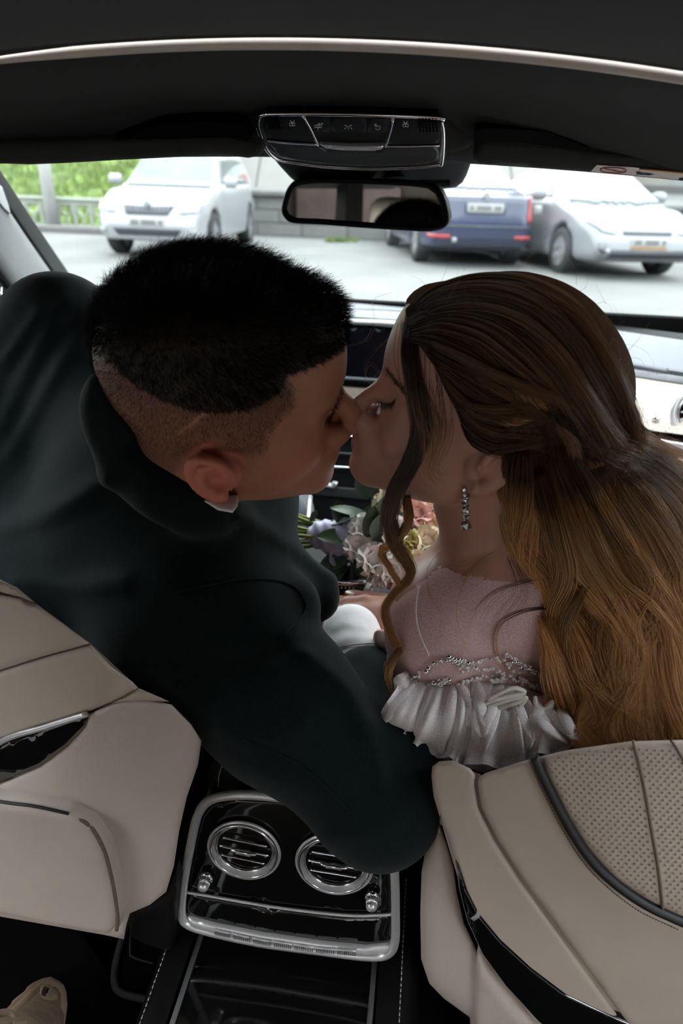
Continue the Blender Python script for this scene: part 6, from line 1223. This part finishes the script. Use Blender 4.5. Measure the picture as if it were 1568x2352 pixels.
# loose tendril beside the face and curls over the shoulder
lock([(948, 720), (940, 800), (955, 900), (966, 990), (944, 1060), (908, 1130), (894, 1190), (908, 1250), (938, 1300), (938, 1330), (906, 1362), (884, 1400), (896, 1452), (918, 1500)], 420, .0090, None, 46, 5, (.545, .535, .545, .56, .575, .59, .60, .61, .62, .63, .64, .65, .66, .67), tend, .6, .0012)
lock([(955, 740), (965, 830), (985, 930), (1000, 1000), (990, 1070), (1010, 1100)], 70, .022, None, 26, 2, (.545, .538, .545, .55, .56, .57), tend, .7, .0022)
lock([(934, 1140), (936, 1200), (905, 1245), (876, 1268), (898, 1310), (918, 1345)], 150, .008, None, 30, 4, (.60, .605, .615, .62, .63, .635), wav, .6, .0012)
lock([(918, 1490), (893, 1535), (895, 1580), (908, 1610)], 90, .006, None, 20, 3, (.665, .67, .68, .685), wav, .4, .0012)
for g, n, w in (([(1150, 1190), (1080, 1225), (1010, 1270), (980, 1310), (985, 1360), (1015, 1420), (1000, 1475), (945, 1515)], 34, .006), ([(1290, 1395), (1210, 1402), (1150, 1430), (1136, 1480), (1155, 1525), (1210, 1555), (1290, 1545)], 90, .006), ([(1180, 1240), (1100, 1290), (1060, 1350), (1045, 1420), (1070, 1500)], 50, .012), ([(1230, 1330), (1130, 1370), (1080, 1440), (1060, 1520)], 40, .010), ([(1170, 1270), (1200, 1360), (1160, 1440), (1190, 1530), (1240, 1560)], 60, .014), ([(1140, 1180), (1120, 1260), (1080, 1310), (1040, 1330)], 120, .012)):
    P = crsp(g, 30); B0 = on(lambda p: np.minimum(woman_torso(p), hair_mass(p)), P, .006, .68); T, N, B = frames(B0); t = np.linspace(0, 1, 30)
    for i in range(n//3):
        a, r = RNG.uniform(0, 6.28), RNG.uniform(.2, 1.6)*w; thin.append(B0+r*(.3+t)[:, None]*(np.cos(a+2*t)[:, None]*N*.9+np.sin(a+2*t)[:, None]*-cF*.25))
# flyaways
for i in range(80):
    u0, v0 = [(RNG.uniform(950, 1400), RNG.uniform(650, 800)), (RNG.uniform(1380, 1440), RNG.uniform(800, 1000)), (RNG.uniform(1420, 1560), RNG.uniform(1000, 1100))][i % 3]
    P0 = on_pts([(u0, v0)], .60)[0]; a = RNG.uniform(-.4, 2.6); L_ = RNG.uniform(.012, .05); b = RNG.normal(0, 2.4); t = np.linspace(0, 1, 12)[:, None]
    an = a+b*t; thin.append(P0+np.cumsum(np.cos(an)*cR+np.sin(an)*cU-cF*.3, 0)*L_/12)
for px, dd in (([(875, 850), (848, 880), (836, 850), (850, 815), (900, 770), (940, 740)], (.60, .60)), ([(890, 870), (850, 835), (840, 860), (852, 890)], (.60, .60)), ([(792, 796), (840, 780), (858, 735), (856, 690), (900, 670)], (.60, .60))):
    lock(px, 3, .003, None, 24, 1, dd, thin)
tn_ = lambda L: [tints.get(id(c), RNG.uniform(0, 1)) for c in L]
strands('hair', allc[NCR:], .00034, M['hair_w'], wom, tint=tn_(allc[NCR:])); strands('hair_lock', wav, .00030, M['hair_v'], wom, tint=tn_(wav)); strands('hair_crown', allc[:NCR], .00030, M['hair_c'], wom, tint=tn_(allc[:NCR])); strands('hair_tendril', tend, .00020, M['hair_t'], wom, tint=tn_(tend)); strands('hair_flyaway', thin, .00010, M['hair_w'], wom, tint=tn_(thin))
# ================================================================== bouquet on the console
bq = empty('bouquet', W(850, 1290, 1.0), 'bridal bouquet of white and blush roses with eucalyptus and lilac ribbon', 'bouquet')
M['stem'] = mat('green_stem', (.17, .20, .04), .5, var=.3, vscale=60); M['euca'] = mat('grey_green_leaf', (.085, .135, .095), .5, var=.25, vscale=40); M['leafd'] = mat('deep_green_leaf', (.045, .085, .035), .45, var=.25, vscale=40)
M['ribbon'] = mat('lilac_satin_ribbon', (.50, .48, .66), .35, sheen=.4, var=.08, vscale=60)
PC = {k: mat(k+'_petal', c, .6, var=.06, vscale=60, sss=.05) for k, c in dict(white=(.86, .82, .78), cream=(.86, .76, .56), blush=(.84, .52, .47), peach=(.86, .60, .44), yellow=(.66, .60, .22)).items()}
for a, b, c_ in (((742, 1207), (690, 1186), (626, 1165)), ((742, 1214), (690, 1200), (622, 1180)), ((744, 1222), (700, 1216), (640, 1200)), ((745, 1228), (690, 1222), (628, 1215)), ((746, 1234), (700, 1232), (652, 1224)), ((748, 1240), (690, 1246), (634, 1240)), ((748, 1216), (700, 1196), (660, 1176)), ((746, 1238), (700, 1240), (660, 1248)), ((744, 1246), (700, 1256), (650, 1262))):
    d = 1.0+RNG.uniform(-.02, .03); tube('stem', crsp([W(a[0]+20, a[1], 1.0), W(*b, d), W(*c_, d+.01)], 10), .0030, M['stem'], bq, 7)
wr = [W(738, 1228, 1.0), W(765, 1234, 1.0), W(800, 1236, 1.0)]
sdf_obj('ribbon_wrap', lambda p: polyline(p, wr, [.021, .024, .032], .01)-.0015*np.sin(((p @ cR)*1.0+(p @ cU)*.35)*420), W(770, 1232, 1.0)-.07, W(770, 1232, 1.0)+.07, .0022, M['ribbon'], bq, 1)
G = [[W(u+6*sin(t*3), v+10*k, 1.0-.02*sin(pi*t)-.004*k) for k in np.linspace(-1, 1, 5)] for t, (u, v) in zip(np.linspace(0, 1, 16), crsp([(792, 1262), (762, 1262), (750, 1276), (762, 1290), (790, 1280)], 16))]
shell('ribbon_loop', G, (0, .001, -.001), M['ribbon'], bq)
def leafm(L_, w, cup=.15):
    n, m_ = 9, 5; G = []
    for i in range(n):
        t = i/(n-1); ww = w*math.sin(pi*min(1, t*.93+.05))**.7; G.append([(L_*t, ww*s, cup*(s*s*w-(t-.5)**2*L_*.6)) for s in np.linspace(-1, 1, m_)])
    return pymesh('leaf', *grid_vf(G))
def place(me, p, x, up, par, nm, sc=1.0):
    x = norm(np.array(x, float)); z = np.array(up, float); z = norm(z-x*(z @ x)); y = np.cross(z, x); o = bpy.data.objects.new(nm, me); COL.objects.link(o)
    o.matrix_world = Matrix(((x[0]*sc, y[0]*sc, z[0]*sc, p[0]), (x[1]*sc, y[1]*sc, z[1]*sc, p[1]), (x[2]*sc, y[2]*sc, z[2]*sc, p[2]), (0, 0, 0, 1))); o.parent = par; bpy_inv(o, par); return o
le, lt = leafm(.034, .013), leafm(.040, .0095); le.materials.append(M['euca']); lt.materials.append(M['leafd'])
for me in (le, lt): me.polygons.foreach_set('use_smooth', [True]*len(me.polygons))
for u, v, a, k, s, d in [(836, 1146, 80, 0, 1.1, .99), (850, 1140, 110, 0, .9, 1.0), (856, 1162, 60, 1, .9, .98), (820, 1180, 200, 1, .9, .98), (845, 1182, 170, 1, 1.1, .97), (815, 1206, 140, 0, 1.0, .985), (800, 1222, 110, 1, 1.0, .985), (808, 1240, 250, 0, .9, .98), (800, 1262, 230, 0, .9, .985), (796, 1285, 200, 0, 1.0, .985), (806, 1270, 300, 1, .9, .975), (850, 1248, 85, 1, 1.15, .945), (866, 1244, 75, 0, 1.1, .94), (825, 1195, 30, 1, 1.0, .97), (864, 1186, 40, 0, 1.0, .96), (875, 1205, 20, 0, .9, .96), (812, 1232, 180, 1, 1.1, .98), (790, 1270, 250, 1, 1.0, .99), (960, 1310, 300, 1, 1.1, .95), (940, 1325, 260, 1, 1.0, .96), (975, 1300, 330, 0, 1.0, .95), (735, 1254, 10, 1, .8, .99), (712, 1198, 60, 1, .4, .99), (890, 1150, 70, 0, 1.0, .99), (915, 1145, 100, 0, 1.0, 1.0), (1000, 1170, 60, 1, 1.0, 1.0)]:
    th = rd(a); place(le if k == 0 else lt, W(u, v, d), cR*cos(th)+cU*sin(th)-cF*RNG.uniform(-.2, .5), -cF+cU*.4+RNG.normal(0, .35, 3), bq, 'leaf', s*1.25)
def petm(w, h, cup):
    n, m_ = 7, 7; G = []
    for i in range(n):
        t = i/(n-1); ww = w*(math.sin(pi*(.18+.70*t)))**.8; G.append([(ww*s, cup*(1-(1-t)**2)*h*.9-cup*.5*s*s*w-.05*h*max(0, t-.7), h*t+.02*w*math.cos(5*s)*t) for s in np.linspace(-1, 1, m_)])
    me = pymesh('petal', *grid_vf([[(a, -b, c) for a, b, c in r] for r in G])); me.polygons.foreach_set('use_smooth', [True]*len(me.polygons)); return me
PM = {}
for k in PC:
    for q, (w, h, c_) in enumerate(((.45, .75, .25), (.60, .85, .38), (.75, .95, .55))): me = petm(w, h, c_); me.materials.append(PC[k]); PM[k, q] = me
def rose(u, v, d, rpx, colr, ax=None, op=1.0):
    c = W(u, v, d); R_ = rpx*d/FPX; ax = norm(np.array(-cF+cU*.45 if ax is None else ax, float)); b1_ = norm(np.cross(ax, [0.3, .2, 1])); b2_ = np.cross(ax, b1_)
    bmx = bmesh.new(); bmesh.ops.create_icosphere(bmx, subdivisions=2, radius=R_*.58); me = bpy.data.meshes.new('bloom'); bmx.to_mesh(me); bmx.free()
    f_ = link('bloom', me, PC[colr], bq); 
    for vv in me.vertices: vv.co = Vector(c)+vv.co
    for q, (n, tilt, s) in enumerate(((4, .10, .80), (6, .34, .98), (8, .62, 1.08))):
        for k in range(n):
            a = 2*pi*k/n+q*.7+RNG.uniform(-.15, .15); rad = b1_*cos(a)+b2_*sin(a); tl = tilt*op; up = norm(ax*cos(tl)+rad*sin(tl)); side = np.cross(up, rad); x = norm(np.cross(rad, up))
            place_m = np.stack([x, norm(np.cross(up, x)), up], 1); o = bpy.data.objects.new('petal', PM[colr, q]); COL.objects.link(o); p = c+rad*R_*(.12+.10*q)-ax*R_*.30; s_ = R_*s*RNG.uniform(.9, 1.1)
            o.matrix_world = Matrix([[*(place_m[i]*s_), p[i]] for i in range(3)]+[[0, 0, 0, 1]]); o.parent = f_; bpy_inv(o, f_)
for a in [(838, 1222, .965, 44, 'white'), (822, 1262, .955, 40, 'white'), (858, 1290, .94, 48, 'white'), (898, 1316, .94, 40, 'white'), (886, 1162, .985, 40, 'cream'), (900, 1225, .955, 44, 'white'), (868, 1330, .945, 30, 'white'), (952, 1186, .985, 44, 'blush'), (988, 1212, .985, 34, 'peach'), (938, 1240, .945, 26, 'yellow'), (928, 1276, .94, 26, 'yellow'), (980, 1248, .955, 42, 'cream'), (960, 1292, .945, 40, 'cream'), (920, 1180, .97, 30, 'blush'), (1000, 1262, .985, 36, 'white'), (912, 1345, .955, 30, 'blush'), (985, 1165, 1.0, 34, 'peach')]: rose(*a)
